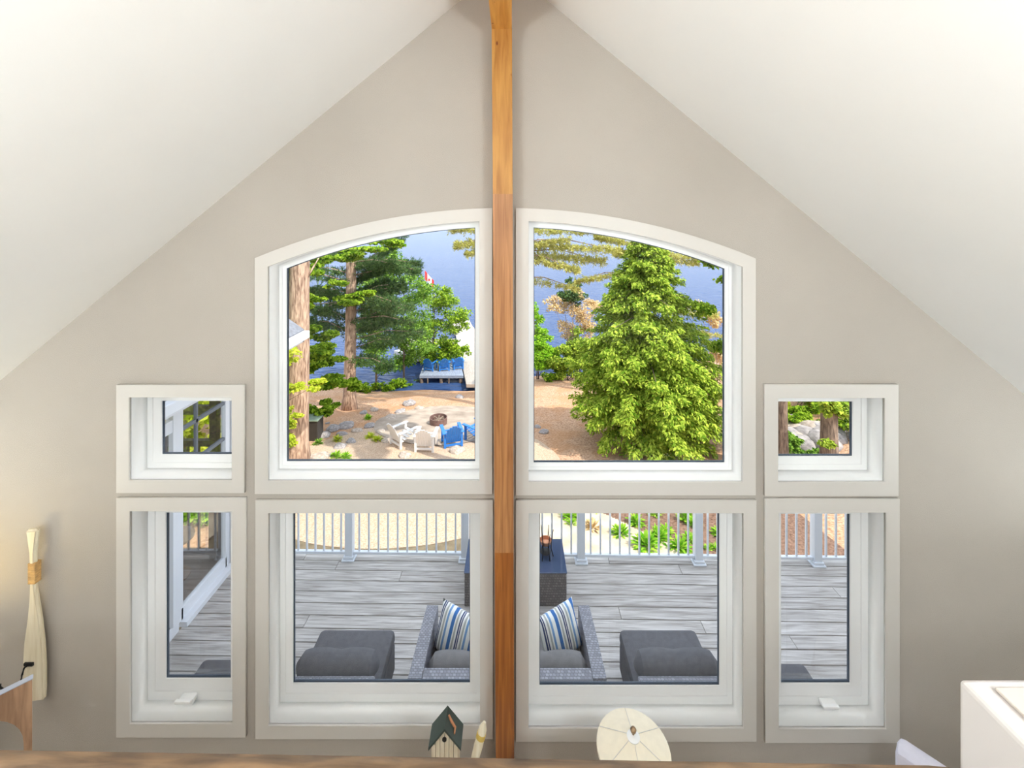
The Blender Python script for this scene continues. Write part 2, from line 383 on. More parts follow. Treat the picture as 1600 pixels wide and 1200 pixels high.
# bench with an arched open back (lower left), standing across the corner
cab = thing('hall_bench', 'brown wooden bench with arched open back in the lower left corner', 'bench', (-2.9, 2.1, 0.04))
A = Vector((-2.592, 2.35, 0)); Wd = 0.95
R = Matrix(((-0.7071, 0.7071 * -1, 0, A.x), (-0.7071, 0.7071, 0, A.y), (0, 0, 1, 0), (0, 0, 0, 1)))   # local x along the back (to the near end), local y away from the viewer
M_cab = wood('bench_oak', C(138, 104, 78), C(188, 150, 118), (8, 8, 1), 3, 0.35, 0.08)
ztop = 1.562; r_ = 0.25; pts = [(0, 0.04), (0, ztop), (Wd, ztop), (Wd, 0.04), (Wd - 0.03, 0.04)]
cr = [(0.03 + r_ - r_ * math.cos(t), ztop - 0.07 - r_ + r_ * math.sin(t)) for t in np.linspace(0, math.pi / 2, 10)]
pts += [(Wd - x, z) for x, z in cr] + cr[::-1] + [(0.03, 0.04)]
me = prism(pts, [], 0.0, 0.025); me.transform(R); link('arched_back', me, M_cab, cab)
MB().box(0.0, Wd, -0.40, -0.002, 0.43, 0.46, M=R, bev=0.004).build('seat', M_cab, cab)
for x in (0.0, Wd - 0.04): MB().box(x, x + 0.04, -0.39, -0.35, 0.04, 0.43, M=R).build('leg', M_cab, cab)
MB().box(-0.004, Wd + 0.004, -0.004, 0.029, ztop, ztop + 0.006, M=R, bev=0.002).build('top_sheen', mat('bench_top_skylit', C(176, 182, 200), 0.25, 5, 0.05), cab)  # sky light on the top edge, put into its bluish colour

# warm table lamp standing on the cabinet's far side, out of the frame at the left
st = thing('side_table', 'small round side table beside the arched bench', 'table', (-3.8, 2.4, 0.04))
MB().lathe([(0.18, 0.04), (0.18, 0.06), (0.03, 0.09), (0.025, 0.66), (0.22, 0.68), (0.22, 0.71), (0, 0.71)], (-3.8, 2.4, 0)).build('pedestal', M_cab, st, True)
def table_lamp(name, label, loc, h, rb, rt, sh, strength, col, shade_mat):
    L = thing(name, label, 'lamp', loc)
    x, y, z = loc
    MB().lathe([(0.0, 0), (0.07, 0), (0.075, 0.015), (0.03, 0.03), (0.045, 0.09), (0.05, 0.14), (0.02, h - sh - 0.02), (0.01, h - sh + 0.02), (0, h - sh + 0.02)], loc, 20).build('base', M_cas, L, True)
    return L
lamp2 = table_lamp('table_lamp', 'lit table lamp beside the arched bench', (-3.8, 2.4, 0.71), 0.75, 0.2, 0.1, 0.25, 0, None, None)
M_shade = mat('linen_shade', C(246, 236, 214), 0.8, 30, 0.03)
MB().lathe([(0.2, 0.5), (0.13, 0.75), (0.128, 0.75), (0.198, 0.5)], (-3.8, 2.4, 0.71), 28).build('shade', M_shade, lamp2, True)
MB().lathe([(0.0, 0.63), (0.035, 0.65), (0.045, 0.69), (0.03, 0.74), (0.0, 0.76)], (-3.8, 2.4, 0.71), 14).build('bulb', emit('warm_bulb', (1, 0.80, 0.38, 1), 300), lamp2, True)

# narrow console table under the windows (behind the rail) carrying birdhouse and lamp
M_con = wood('console_wood', C(150, 118, 84), C(190, 158, 120), (1, 10, 10), 3)
ct = thing('console_table', 'narrow wooden console table below the gable windows', 'table', (0.1, 2.3, 0.04))
MB().box(-0.75, 0.95, 2.12, 2.47, 0.84, 0.87, bev=0.004).build('top', M_con, ct)
for x in (-0.7, 0.86):
    for y in (2.15, 2.40):
        MB().box(x, x + 0.04, y, y + 0.04, 0.04, 0.84).build('leg', M_con, ct)
# birdhouse
M_green = mat('roof_dark_green', C(54, 66, 60), 0.5, 12, 0.15); M_slat = wood('birdhouse_slat', C(206, 190, 160), C(232, 220, 196), (10, 10, 1), 4)
bx, by = -0.362, 2.40; zrdg = 1.31; hw = 0.072; dz = 0.155
bh = thing('birdhouse', 'small birdhouse with dark green gable roof behind the handrail', 'birdhouse', (bx, by, 0.87))
for s in (-1, 1):
    v = [(bx, by - 0.065, zrdg), (bx, by + 0.05, zrdg), (bx + s * 0.088, by + 0.05, zrdg - 0.105), (bx + s * 0.088, by - 0.065, zrdg - 0.105)]
    v2 = [(p[0], p[1], p[2] - 0.014) for p in v]
    MB().add(v + v2, [(0, 1, 2, 3), (7, 6, 5, 4), (0, 3, 7, 4), (1, 5, 6, 2), (2, 6, 7, 3), (0, 4, 5, 1)]).build('roof_panel', M_green, bh)
for k in range(6):
    xa = bx - hw + k * hw / 3; xb = xa + hw / 3 - 0.003; xm = (xa + xb) / 2 - bx
    MB().box(xa, xb, by - 0.055, by - 0.042, 0.87, zrdg - 0.022 - abs(xm) * 1.22).build('slat', M_slat, bh)
bbd = MB().box(bx - hw, bx + hw - 0.002, by - 0.042, by + 0.04, 0.87, zrdg - 0.125).build('body', M_slat, bh)
MB().tube([(bx - .002, by - 0.06, 1.245), (bx - .002, by - 0.043, 1.245)], 0.012, 12).build('entrance_hole', M_black, bbd)
MB().tube([(bx + 0.012, by + 0.01, zrdg - 0.008), (bx + 0.03, by - 0.005, zrdg - 0.028), (bx + 0.05, by - 0.012, zrdg - 0.052), (bx + 0.05, by - 0.04, zrdg - 0.054)], [0.005, 0.007, 0.007, 0.004], 8).build('twig', mat('twig_brown', C(176, 120, 84), 0.7), bh)
# wooden stick beside the birdhouse
sk = thing('wooden_oar_grip', 'short pale wooden stick leaning to the right of the birdhouse', 'stick', (-0.26, 2.38, 0.87))
pa = Vector((-0.262, 2.36, 0.885)); pb = P(757, 1128, 2.42)
MB().tube([pa, pa.lerp(pb, .35), pa.lerp(pb, .7), pa.lerp(pb, .92), pb], [0.02, 0.02, 0.025, 0.022, 0.008], 12).build('shaft', M_lightwood, sk, True)
MB().tube([pa.lerp(pb, .8), pa.lerp(pb, .86)], [0.0262, 0.0255], 12).build('band', mat('yellow_band', C(206, 176, 90), .6), sk, True)
# console lamp (shade seen from above)
lx, ly = 0.637, 2.285
cl = thing('table_lamp', 'cream fabric table lamp seen from above at the handrail', 'lamp', (lx, ly, 0.87))
MB().lathe([(0.0, 0), (0.08, 0), (0.085, 0.012), (0.02, 0.03), (0.035, 0.08), (0.04, 0.13), (0.014, 0.22), (0.01, 0.45), (0, 0.45)], (lx, ly, 0.87), 20).build('base', M_cas, cl, True)
mb = MB(); mb.lathe([(0.19, 0.385), (0.189, 0.40), (0.032, 0.455), (0.03, 0.45), (0.184, 0.392)], (lx, ly, 0.87), 40)
shd = mb.build('shade', M_shade, cl, True)
mb = MB()
for k in range(6):
    t = k * math.pi / 3 + 0.5
    mb.tube([(lx + 0.035 * math.cos(t), ly + 0.035 * math.sin(t), 0.87 + 0.4555), (lx + 0.187 * math.cos(t), ly + 0.187 * math.sin(t), 0.87 + 0.402)], 0.0016, 6)
mb.build('shade_ribs', M_cas, shd)
MB().lathe([(0.0, 0.445), (0.028, 0.447), (0.034, 0.46), (0.012, 0.47), (0, 0.47)], (lx, ly, 0.87), 16).build('cap', M_white, shd, True)
MB().lathe([(0.005, 0.465), (0.005, 0.478), (0.014, 0.486), (0.016, 0.496), (0.009, 0.506), (0, 0.51)], (lx, ly, 0.87), 14).build('finial', mat('finial_bronze', C(150, 124, 96), .35, metallic=.6), shd, True)
# pale armchair at the lower right
M_uph = mat('lilac_upholstery', C(226, 224, 238), 0.9, 40, 0.03)
ac = thing('armchair', 'pale lilac upholstered armchair in the lower right behind the handrail', 'armchair', (2.35, 2.1, 0.04))
R = Matrix.Translation((2.40, 2.2, 0.04)) @ Matrix.Rotation(math.radians(-48), 4, 'Z')
MB().box(-0.36, 0.36, 0.06, 0.2, 0.3, 0.945, M=R, bev=0.035).build('backrest', M_uph, ac, True)
MB().box(-0.30, 0.30, -0.5, 0.055, 0.3, 0.47, M=R, bev=0.05).build('seat', M_uph, ac, True)
for s in (-1, 1):
    MB().box(*(sorted((s * 0.30, s * 0.40))), -0.5, 0.055, 0.2, 0.66, M=R, bev=0.045).build('arm', M_uph, ac, True)
    for y in (-0.45, 0.15): MB().box(s * 0.3 - 0.025, s * 0.3 + 0.025, y - 0.025, y + 0.025, 0, 0.3, M=R).build('leg', M_cab, ac)

# unseen fill lights added behind the viewer, shaped as globe pendants
M_dome = emit('fill_globe_glow', (0.88, 0.96, 1, 1), FILL_LAMP)
for k, (x, y, nm) in enumerate([(-1.35, -0.25, 'left slope nearer the windows'), (1.3, -0.25, 'right slope nearer the windows'), (-1.5, -2.8, 'left slope near the back wall'), (1.4, -2.8, 'right slope near the back wall')]):
    zc = roofz(x); zg = zc - 0.42
    L = thing('fill_pendant', 'added unseen fill globe under the ' + nm, 'light', (x, y, zc), 'added fill globes in the loft')
    MB().lathe([(0.0, 0.05), (0.09, 0.05), (0.09, -0.06), (0.012, -0.08), (0, -0.08)], (x, y, zc), 20).build('canopy', M_white, L, True)
    MB().tube([(x, y, zc - 0.07), (x, y, zg + 0.155)], 0.006, 6).build('cord', M_black, L)
    MB().lathe([(0.16 * math.sin(t) + 1e-5 * 0, 0.16 * math.cos(t)) for t in np.linspace(0, math.pi, 13)], (x, y, zg), 20).build('globe', M_dome, L, 'all')
# uplights added to brighten the ceiling, along the side walls out of the frame
M_up = emit('fill_uplight_glow', (0.88, 0.97, 1, 1), FILL_UPL)
for k, (x, y, nm) in enumerate([(-3.97, 1.55, 'left wall near the windows'), (3.97, 1.5, 'right wall near the windows')]):
    z0 = 0.04; hh = 1.62
    L = thing('fill_uplight', 'added unseen fill uplight on a stand against the ' + nm, 'lamp', (x, y, z0), 'added fill uplights')
    MB().lathe([(0.0, 0.0), (0.15, 0.0), (0.15, 0.02), (0.014, 0.04), (0.012, hh), (0, hh)], (x, y, z0), 20).build('stand', M_black, L, True)
    MB().lathe([(0.02, hh), (0.10, hh + 0.03), (0.19, hh + 0.10), (0.20, hh + 0.13), (0.185, hh + 0.13), (0.15, hh + 0.075), (0.0, hh + 0.05)], (x, y, z0), 24).build('bowl', M_white, L, True)
    MB().lathe([(0.0, hh + 0.105), (0.15, hh + 0.10), (0.15, hh + 0.108), (0, hh + 0.113)], (x, y, z0), 24).build('diffuser', M_up, L, True)
# unseen lights added under the loft to brighten the lower gable wall
M_fl = emit('loft_fill_glow', (0.92, 0.97, 1, 1), FILL_FLS)
for k, (x, nm) in enumerate([(-2.3, 'left'), (-0.5, 'middle'), (1.3, 'right')]):
    L = thing('loft_fill_light', nm + ' added unseen fill light under the loft floor', 'light', (x, -0.25, 2.25), 'added fill lights under the loft')
    MB().lathe([(0.0, 0), (0.15, 0), (0.15, -0.02), (0.13, -0.02), (0, -0.02)], (x, -0.25, 2.25), 24).build('rim', M_white, L, True)
    MB().lathe([(0.128, -0.021), (0.115, -0.06), (0.06, -0.085), (0, -0.09)], (x, -0.25, 2.25), 24).build('dome', M_fl, L, True)
#ROOM_END

# ------------------------------------------------------------ terrain and lake
GY = [0, 7, 11, 15, 19, 24, 27.5, 31, 60]; GZ = [-2.75, -2.78, -3.35, -4.0, -4.6, -5.6, -6.5, -7.6, -12]
def gz(x, y):
    kx = min(1, max(0, (x + .5) / 2)); z = float(np.interp(y - 2.6 * kx * min(1, max(0, (y - 18) / 8)), GY, GZ))
    if x > 8.5 and y > 10: z += min(1.6, (x - 8.5) * 0.22) * min(1, (y - 10) / 4)
    if x < -9: z += min(0.8, (-9 - x) * 0.12)
    k = min(1, max(0, (y - 8) / 6))
    return z + k * 0.10 * (noise.noise(Vector((x * 0.35, y * 0.35, 1.7))) + 0.4 * noise.noise(Vector((x, y, 5))))
def G(px, py):
    """where the sight line through a pixel meets the terrain"""
    lo = 6.0
    while lo < 60:
        p = P(px, py, lo)
        if p.z <= gz(p.x, lo): break
        lo += 0.02
    return Vector((p.x, lo, gz(p.x, lo)))
def ground_mat():
    m, t, b = base_mat('ground_mulch')
    tc = N(t, 'ShaderNodeTexCoord')
    n1 = N(t, 'ShaderNodeTexNoise'); n1.inputs['Scale'].default_value = 14; n1.inputs['Detail'].default_value = 8
    n2 = N(t, 'ShaderNodeTexNoise'); n2.inputs['Scale'].default_value = 0.9; n2.inputs['Detail'].default_value = 4
    for q in (n1, n2): t.links.new(tc.outputs['Object'], q.inputs[0])
    r = N(t, 'ShaderNodeValToRGB'); r.color_ramp.elements[0].color = C(150, 112, 86); r.color_ramp.elements[0].position = .32
    r.color_ramp.elements[1].color = C(206, 170, 140); r.color_ramp.elements[1].position = .62
    t.links.new(n1.outputs[0], r.inputs[0])
    r2 = N(t, 'ShaderNodeValToRGB'); r2.color_ramp.elements[0].color = (0, 0, 0, 1); r2.color_ramp.elements[0].position = .45; r2.color_ramp.elements[1].position = .62
    t.links.new(n2.outputs[0], r2.inputs[0])
    mx = N(t, 'ShaderNodeMixRGB'); mx.inputs[2].default_value = C(182, 134, 94); mu = N(t, 'ShaderNodeMath', operation='MULTIPLY'); mu.inputs[1].default_value = .55
    t.links.new(r2.outputs[0], mu.inputs[0]); t.links.new(mu.outputs[0], mx.inputs[0]); t.links.new(r.outputs[0], mx.inputs[1])
    t.links.new(mx.outputs[0], b.inputs['Base Color']); b.inputs['Roughness'].default_value = 1; b.inputs['Specular IOR Level'].default_value = 0.1
    bp = N(t, 'ShaderNodeBump'); bp.inputs['Strength'].default_value = .6; bp.inputs['Distance'].default_value = .05
    t.links.new(n1.outputs[0], bp.inputs['Height']); t.links.new(bp.outputs[0], b.inputs['Normal'])
    return m
xs = np.arange(-34, 34.01, 0.4); ys = np.arange(2.9, 31.5, 0.35)
v = [(x, y, gz(x, y)) for y in ys for x in xs]; nx = len(xs)
f = [(j * nx + i, j * nx + i + 1, (j + 1) * nx + i + 1, (j + 1) * nx + i) for j in range(len(ys) - 1) for i in range(nx - 1)]
struct(MB().add(v, f).build('ground', ground_mat(), None, 'all'))
def draped(name, m, inside, x0, x1, y0, y1, st=0.2, up=0.035):
    """thin layer that follows the terrain inside a closed region"""
    idx = {}; v = []; f = []
    def vi(x, y):
        k = (round(x, 3), round(y, 3))
        if k not in idx: idx[k] = len(v); v.append((x, y, gz(x, y) + up))
        return idx[k]
    for x in np.arange(x0, x1, st):
        for y in np.arange(y0, y1, st):
            if inside(x + st / 2, y + st / 2): f.append((vi(x, y), vi(x + st, y), vi(x + st, y + st), vi(x, y + st)))
    return MB().add(v, f).build(name, m, None, 'all')
def disc(name, m, cx, cy, r, up, n=96, rings=24):
    v = [(cx, cy, gz(cx, cy) + up)]; f = []
    for i in range(1, rings + 1):
        for k in range(n):
            t = 2 * math.pi * k / n; q = r * i / rings
            x, y = cx + q * math.cos(t), cy + q * math.sin(t); v.append((x, y, gz(x, y) + up))
    for k in range(n): f.append((0, 1 + k, 1 + (k + 1) % n))
    for i in range(rings - 1):
        for k in range(n): f.append((1 + i * n + k, 1 + (i + 1) * n + k, 1 + (i + 1) * n + (k + 1) % n, 1 + i * n + (k + 1) % n))
    return MB().add(v, f).build(name, m, None, 'all')
M_grav = mat('gravel', C(180, 150, 124), 1, 26, 0.16, 0.5, 40, col2=C(212, 188, 164), spec=.1)
struct(disc('gravel_circle', M_grav, -3.05, 14.25, 4.7, 0.03))
M_gshadow = mat('ground_shadow', C(120, 108, 88), 1, 5, 0.25, 0.5, 30, spec=.1)  # house shadow beyond the railing, painted as a darker ground layer
struct(draped('shadow_strip', M_gshadow, lambda x, y: (x + 3.05) ** 2 + (y - 14.25) ** 2 > 4.65 ** 2, -6.1, 0.2, 7, 10.6, 0.1, 0.022))
M_pat = mat('patio_stone', C(156, 140, 126), 1, 1.6, 0.15, 0.4, 12, col2=C(188, 172, 156), spec=.1)
struct(disc('fire_patio', M_pat, -3.0, 19.0, 2.9, 0.05))
M_path = mat('path_stone', C(186, 168, 144), 1, 2.5, 0.10, 0.4, 14, col2=C(214, 198, 176), spec=.1)
pa = [G(1010, 868), G(960, 845), G(905, 818), G(866, 796), G(840, 760)]
def near_path(x, y):
    q = Vector((x, y)); d = 9
    for a, b in zip(pa, pa[1:]):
        a2, b2 = a.xy, b.xy; t = max(0, min(1, (q - a2).dot(b2 - a2) / (b2 - a2).length_squared)); d = min(d, (a2.lerp(b2, t) - q - Vector((0.62, 0.62)) * 0).length)
    return d
struct(draped('stone_path', M_path, lambda x, y: x < 3.6 and (near_path(x, y) < 0.75 or (x < np.interp(y, [8, 9.3, 10, 11, 12], [3.2, 2.5, 1.75, 1.0, .8]) and x > 0.2)), -0.2, 4, 7.6, 13, 0.06, 0.045))
M_bed = mat('brown_mulch', C(112, 84, 70), 1, 18, 0.3, 0.8, 40, col2=C(152, 122, 104), spec=.1)
struct(draped('planting_bed', M_bed, lambda x, y: True, 0.9, 7.2, 7.5, 11.7, 0.2, 0.02))

def lake_mat():
    m, t, b = base_mat('lake_water')
    tc = N(t, 'ShaderNodeTexCoord'); mp = N(t, 'ShaderNodeMapping'); mp.inputs['Scale'].default_value = (0.55, 1.3, 1); mp.inputs['Rotation'].default_value = (0, 0, 0.35)
    n1 = N(t, 'ShaderNodeTexNoise'); n1.inputs['Scale'].default_value = 1.5; n1.inputs['Detail'].default_value = 4; n1.inputs['Distortion'].default_value = .8
    t.links.new(tc.outputs['Object'], mp.inputs[0]); t.links.new(mp.outputs[0], n1.inputs[0])
    b.inputs['Base Color'].default_value = C(50, 72, 112); b.inputs['Roughness'].default_value = .25; b.inputs['IOR'].default_value = 1.33; b.inputs['Specular IOR Level'].default_value = .065
    bp = N(t, 'ShaderNodeBump'); bp.inputs['Strength'].default_value = 0.9; bp.inputs['Distance'].default_value = .35
    t.links.new(n1.outputs[0], bp.inputs['Height']); t.links.new(bp.outputs[0], b.inputs['Normal'])
    return m
lk = MB().add([(-900, 26, -6.5), (900, 26, -6.5), (900, 2500, -6.5), (-900, 2500, -6.5)], [(0, 1, 2, 3)]).build('lake', lake_mat()); struct(lk)

# ------------------------------------------------------------ deck with boards, railing
RD = -0.9 * math.pi / 180
deck = bpy.data.objects.new('deck', None); COL.objects.link(deck); struct(deck); deck['_local'] = 1
deck.location = (0, 5.15, 0); deck.rotation_euler = (0, 0, RD)
pitch = 0.145; cache = {}
def board(x0, x1, row):
    L = round(x1 - x0, 3); key = L
    if key not in cache:
        cache[key] = MB().box(-L / 2, L / 2, -0.068, 0.068, -0.035, 0, bev=0.003)
        o = cache[key].build('board', M_deck, deck); cache[key] = o.data
    else: o = link('board', cache[key], M_deck, deck)
    o.location = ((x0 + x1) / 2, 0.165 - 0.0725 - row * pitch, 0); return o
joints = {-1: [0.2, 3.9], 0: [-2.5, 1.156, 4.4], 1: [-2.06, 1.96], 2: [-1.27, 4.9], 3: [3.55], 4: [-.4], 5: [1.125, 4.6], 6: [-2.07, 1.92], 7: [-1.26, 2.72], 8: [.5], 9: [3.1], 10: [-2.83, .3], 11: [1.4], 12: [-2.5, 2.4], 13: [-.5]}
for row in range(0, 14):
    cuts = [-3.28] + joints.get(row, []) + [6.3]
    if row < 14 and row >= 2: cuts[0] = -3.28
    for a, b in zip(cuts, cuts[1:]): board(a + 0.002, b - 0.002, row)
for k in range(8):
    o = MB().box(-3.2 + k * 1.3, -3.16 + k * 1.3, -2.0, 0.24, -0.26, -0.036).build('joist', M_deck, deck)
def deckpt(x, y, z=0):
    return Vector((0, 5.15, 0)) + Matrix.Rotation(RD, 3, 'Z') @ Vector((x, y - 5.15, z))
rg = bpy.data.objects.new('deck_railing', None); COL.objects.link(rg); rg['_local'] = 1
rg.location = (0, 5.15, 0); rg.rotation_euler = (0, 0, RD)
tag(rg, 'white railing with square posts and thin balusters along the deck edge', 'railing')
px_posts = [-3.2, -1.955, -0.562, 0.822, 2.21, 3.60, 4.99, 6.25]
yr = 0.06
mbp = MB().box(-0.045, 0.045, -0.045, 0.045, 0, 1.02, bev=0.004); pm = None
sk_ = MB().box(-0.075, 0.075, -0.075, 0.075, 0, 0.02, bev=0.006); sk_.box(-0.06, 0.06, -0.06, 0.06, 0.02, 0.05, bev=0.006)
bal = MB().box(-0.0095, 0.0095, -0.0095, 0.0095, 0.085, 0.955)
datas = {}
def inst(key, builder, name, parent, loc, m):
    if key not in datas: o = builder.build(name, m, parent); datas[key] = o.data
    else: o = link(name, datas[key], m, parent)
    o.location = loc; return o
for x in px_posts:
    p_ = inst('post', mbp, 'post', rg, (x, yr, 0), M_railing)
    s_ = inst('skirt', sk_, 'post_skirt', p_, (0, 0, 0.0), M_railing)
    inst('pcap', MB().box(-0.06, 0.06, -0.06, 0.06, 1.02, 1.05, bev=0.01), 'post_cap', p_, (0, 0, 0), M_railing)
for a, b in zip(px_posts, px_posts[1:]):
    L = b - a - 0.094; c = (a + b) / 2
    for z0, z1, w_, nm in ((0.055, 0.085, 0.02, 'bottom_rail'), (0.955, 0.995, 0.035, 'top_rail')):
        o = MB().box(-L / 2, L / 2, -w_, w_, z0, z1, bev=0.004).build(nm, M_railing, rg); o.location = (c, yr, 0)
    n = 11
    for k in range(1, n + 1): inst('bal', bal, 'baluster', rg, (a + (b - a) * k / (n + 1), yr, 0), M_railing)

# ------------------------------------------------------------ sunroom wing on the left
sr = thing('sunroom', 'white glazed sunroom wing projecting over the deck at left', 'sunroom', (-5, 4.2, 0))
XS = -3.31; M_trim = mat('sunroom_white', C(236, 238, 242), .5, 3, .02); M_brown = mat('brown_frame', C(84, 66, 50), .7, 8, .15)
def sb(nm, m, *a, **k): return MB().box(*a, **k).build(nm, m, sr)
G_sr = glassmat('sunroom_glass', 0.35)
sb('wall_panel', mat('sunroom_siding', C(214, 220, 222), .6, 3, .03), XS - .1, XS, 3.06, 4.02, 0.06, 2.3)
sb('base_trim', M_trim, XS, XS + .02, 3.06, 4.3, 0, 0.1)
for y in (3.35, 3.98, 4.22): sb('trim_board', M_trim, XS - .02, XS + .025, y, y + .1, 0.1, 2.3)
sb('side_window', G_sr, XS - .02, XS - .015, 4.08, 4.22, 0.2, 2.0); sb('window_head', M_trim, XS - .06, XS + .02, 3.45, 4.33, 2.0, 2.12)
sb('recess', mat('recess_yellow_lit', C(226, 214, 150), .6), XS - .1, XS - .03, 3.5, 4.2, 2.12, 2.24)  # yellow light on the reveal, put into its colour
sb('threshold', M_trim, XS - .1, XS + .07, 4.34, 5.1, 0.0, 0.05); sb('door_rail', M_trim, XS - .05, XS, 4.36, 5.05, 0.05, 0.16)
sb('door_stile', M_trim, XS - .05, XS, 4.32, 4.38, 0.05, 2.25); sb('door_stile', M_trim, XS - .05, XS, 5.03, 5.1, 0.05, 2.25)
sb('corner_post', M_trim, XS - .1, XS + .01, 5.12, 5.26, 0.0, 2.35)
sb('door_pane', G_sr, XS - .03, XS - .025, 4.38, 5.03, 0.16, 2.2)
M_mun = mat('muntin_grey', C(120, 126, 134), .5)
for z in (1.93, 1.52): sb('muntin', M_mun, XS - .04, XS - .012, 4.38, 5.03, z, z + .035)
sb('muntin', M_mun, XS - .04, XS - .012, 4.58, 4.605, 1.55, 2.2)
sb('header', M_trim, XS - .1, XS, 3.06, 5.26, 2.3, 2.42)
sb('floor', mat('sunroom_floor', C(120, 104, 92), .6, 5, .15), -7.4, XS - .1, 3.06, 5.3, -0.1, 0.0)
for z, h in ((0.06, .05), (1.36, .07), (1.74, .1), (2.2, .12)): sb('front_rail', M_brown, -7.4, XS - .1, 5.2, 5.26, z, z + h)
for k in range(5): sb('front_post', M_brown, XS - .3 - k * .95, XS - .22 - k * .95, 5.19, 5.27, 0, 2.3)
for k in range(28): sb('front_bar', M_brown, XS - .2 - k * .13, XS - .18 - k * .13, 5.22, 5.24, .1, 1.36)
MB().tube([(XS - .25, 5.23, 1.0), (-5.2, 5.23, 2.2)], .03, 6).build('brace', M_brown, sr)
XE, ZE, sp = -2.9, 2.5, 0.7; y0, y1 = 3.06, 6.07; XRg = -5.4; zr_ = ZE + sp * (XE - XRg)
def roofq(xa, za, xb, zb, nm):
    v = [(xa, y0, za), (xa, y1, za), (xb, y1, zb), (xb, y0, zb)]; v += [(a, b, c + .05) for a, b, c in v]
    MB().add(v, [(0, 1, 2, 3), (7, 6, 5, 4), (0, 4, 5, 1), (1, 5, 6, 2), (2, 6, 7, 3), (3, 7, 4, 0)]).build(nm, M_shingle, sr)
roofq(XE, ZE, XRg, zr_, 'roof_slope'); roofq(2 * XRg - XE, ZE, XRg, zr_, 'roof_slope')
sb('fascia', M_trim, XE - .03, XE, y0, y1, ZE - .12, ZE + .04); sb('gutter', M_trim, XE + .002, XE + .09, y0, y1 - .02, ZE - .06, ZE + .04, bev=.01)
sb('soffit', M_trim, XS, XE - .03, y0, y1, ZE - .1, ZE - .08)
v = [(XE, y1 - .03, ZE - .12), (XE, y1 - .03, ZE + .02), (XRg, y1 - .03, zr_ + .02), (XRg, y1 - .03, zr_ - .12)]; v += [(a, b + .03, c) for a, b, c in v]
MB().add(v, [(0, 1, 2, 3), (7, 6, 5, 4), (0, 4, 5, 1), (1, 5, 6, 2), (2, 6, 7, 3), (3, 7, 4, 0)]).build('rake_board', M_trim, sr)
tb = thing('bistro_table', 'small round pedestal table inside the sunroom', 'table', (-3.85, 4.95, 0))
MB().lathe([(0.16, 0), (0.16, .015), (.02, .03), (.015, .42), (.2, .43), (.2, .45), (0, .45)], (-3.85, 4.95, 0), 24).build('pedestal', mat('table_bronze', C(120, 92, 66), .4), tb, True)

# ------------------------------------------------------------ deck furniture
def bolster(mb, c, L, r, rz=0, sag=0.012):
    prof = []; n = 14
    for i in range(n + 1):
        t = -1 + 2 * i / n; e = 1 - abs(t) ** 7
        prof.append((max(0.002, r * (0.25 + 0.75 * max(0, e) ** .5) - sag * math.exp(-(t * 7) ** 2)), t * L / 2))
    M = Matrix.Rotation(rz, 3, 'Z') @ Matrix.Rotation(math.pi / 2, 3, 'Y'); return mb.lathe(prof, c, 20, M)
def lounge_chair(label, xa, xb, name='lounge_chair'):
    c = (xa + xb) / 2; t = thing(name, label, 'lounge chair', (c, 3.6, 0), None)
    MB().box(xa, xb, 3.30, 3.88, 0.06, 0.30, bev=.02).build('base', M_char, t, True)
    MB().box(xa - .005, xb + .005, 3.40, 3.885, 0.302, 0.415, bev=.04).build('seat_cushion', M_char, t, True)
    MB().box(xa, xb, 3.25, 3.32, 0.06, 0.58, bev=.015).build('back_frame', M_wick, t, True)
    bolster(MB(), (c - (0.06 if c < 0 else -0.06) * 0, 3.425, 0.545), xb - xa - .02, .105).build('bolster', M_char, t, True)
    for x in (xa + .05, xb - .05):
        for y in (3.36, 3.82): MB().box(x - .025, x + .025, y - .025, y + .025, 0, .06).build('foot', M_black, t)
    return t
lounge_chair('charcoal lounge chair with bolster left of the wicker loveseat', -1.70, -1.04)
lounge_chair('charcoal lounge chair with bolster right of the wicker loveseat', 0.955, 1.63)
def ottoman(label, xa, xb, ya, yb):
    t = thing('ottoman', label, 'ottoman', ((xa + xb) / 2, (ya + yb) / 2, 0), None)
    MB().box(xa, xb, ya, yb, .05, .3, bev=.02).build('base', M_char, t, True)
    MB().box(xa - .005, xb + .005, ya - .005, yb + .005, .302, .41, bev=.035).build('cushion', M_char, t, True)
    for x in (xa + .06, xb - .06):
        for y in (ya + .06, yb - .06): MB().box(x - .025, x + .025, y - .025, y + .025, 0, .05).build('foot', M_black, t)
ottoman('charcoal ottoman on the deck below the narrow left window', -2.56, -1.95, 3.08, 3.62)
ottoman('charcoal ottoman on the deck below the narrow right window', 1.85, 2.40, 3.08, 3.585)

ls = thing('wicker_loveseat', 'grey wicker loveseat with back to the window', 'loveseat', (-0.03, 3.6, 0))
xl, xr = -0.77, 0.70
for xa, xb in ((xl, xl + .1), (xr - .1, xr)):
    v = []
    for y, z in ((3.22, .66), (3.6, .62), (3.95, .56)): v += [(xa, y, z), (xb, y, z), (xb, y, .05), (xa, y, .05)]
    f = [(i * 4 + k, i * 4 + (k + 1) % 4, i * 4 + 4 + (k + 1) % 4, i * 4 + 4 + k) for i in range(2) for k in range(4)] + [(0, 1, 2, 3), (8, 9, 10, 11)]
    MB().add(v, f).build('arm', M_wick, ls)
MB().box(xl + .101, xr - .101, 3.2, 3.30, .05, .66, bev=.012).build('backrest', M_wick, ls)
MB().box(xl + .101, xr - .101, 3.301, 3.93, .08, .28).build('base', M_wick, ls)
MB().box(xl + .11, -.036, 3.32, 3.94, .281, .41, bev=.035).build('seat_cushion', M_grey, ls, True)
MB().box(-.034, xr - .11, 3.32, 3.94, .281, .41, bev=.035).build('seat_cushion', M_grey, ls, True)
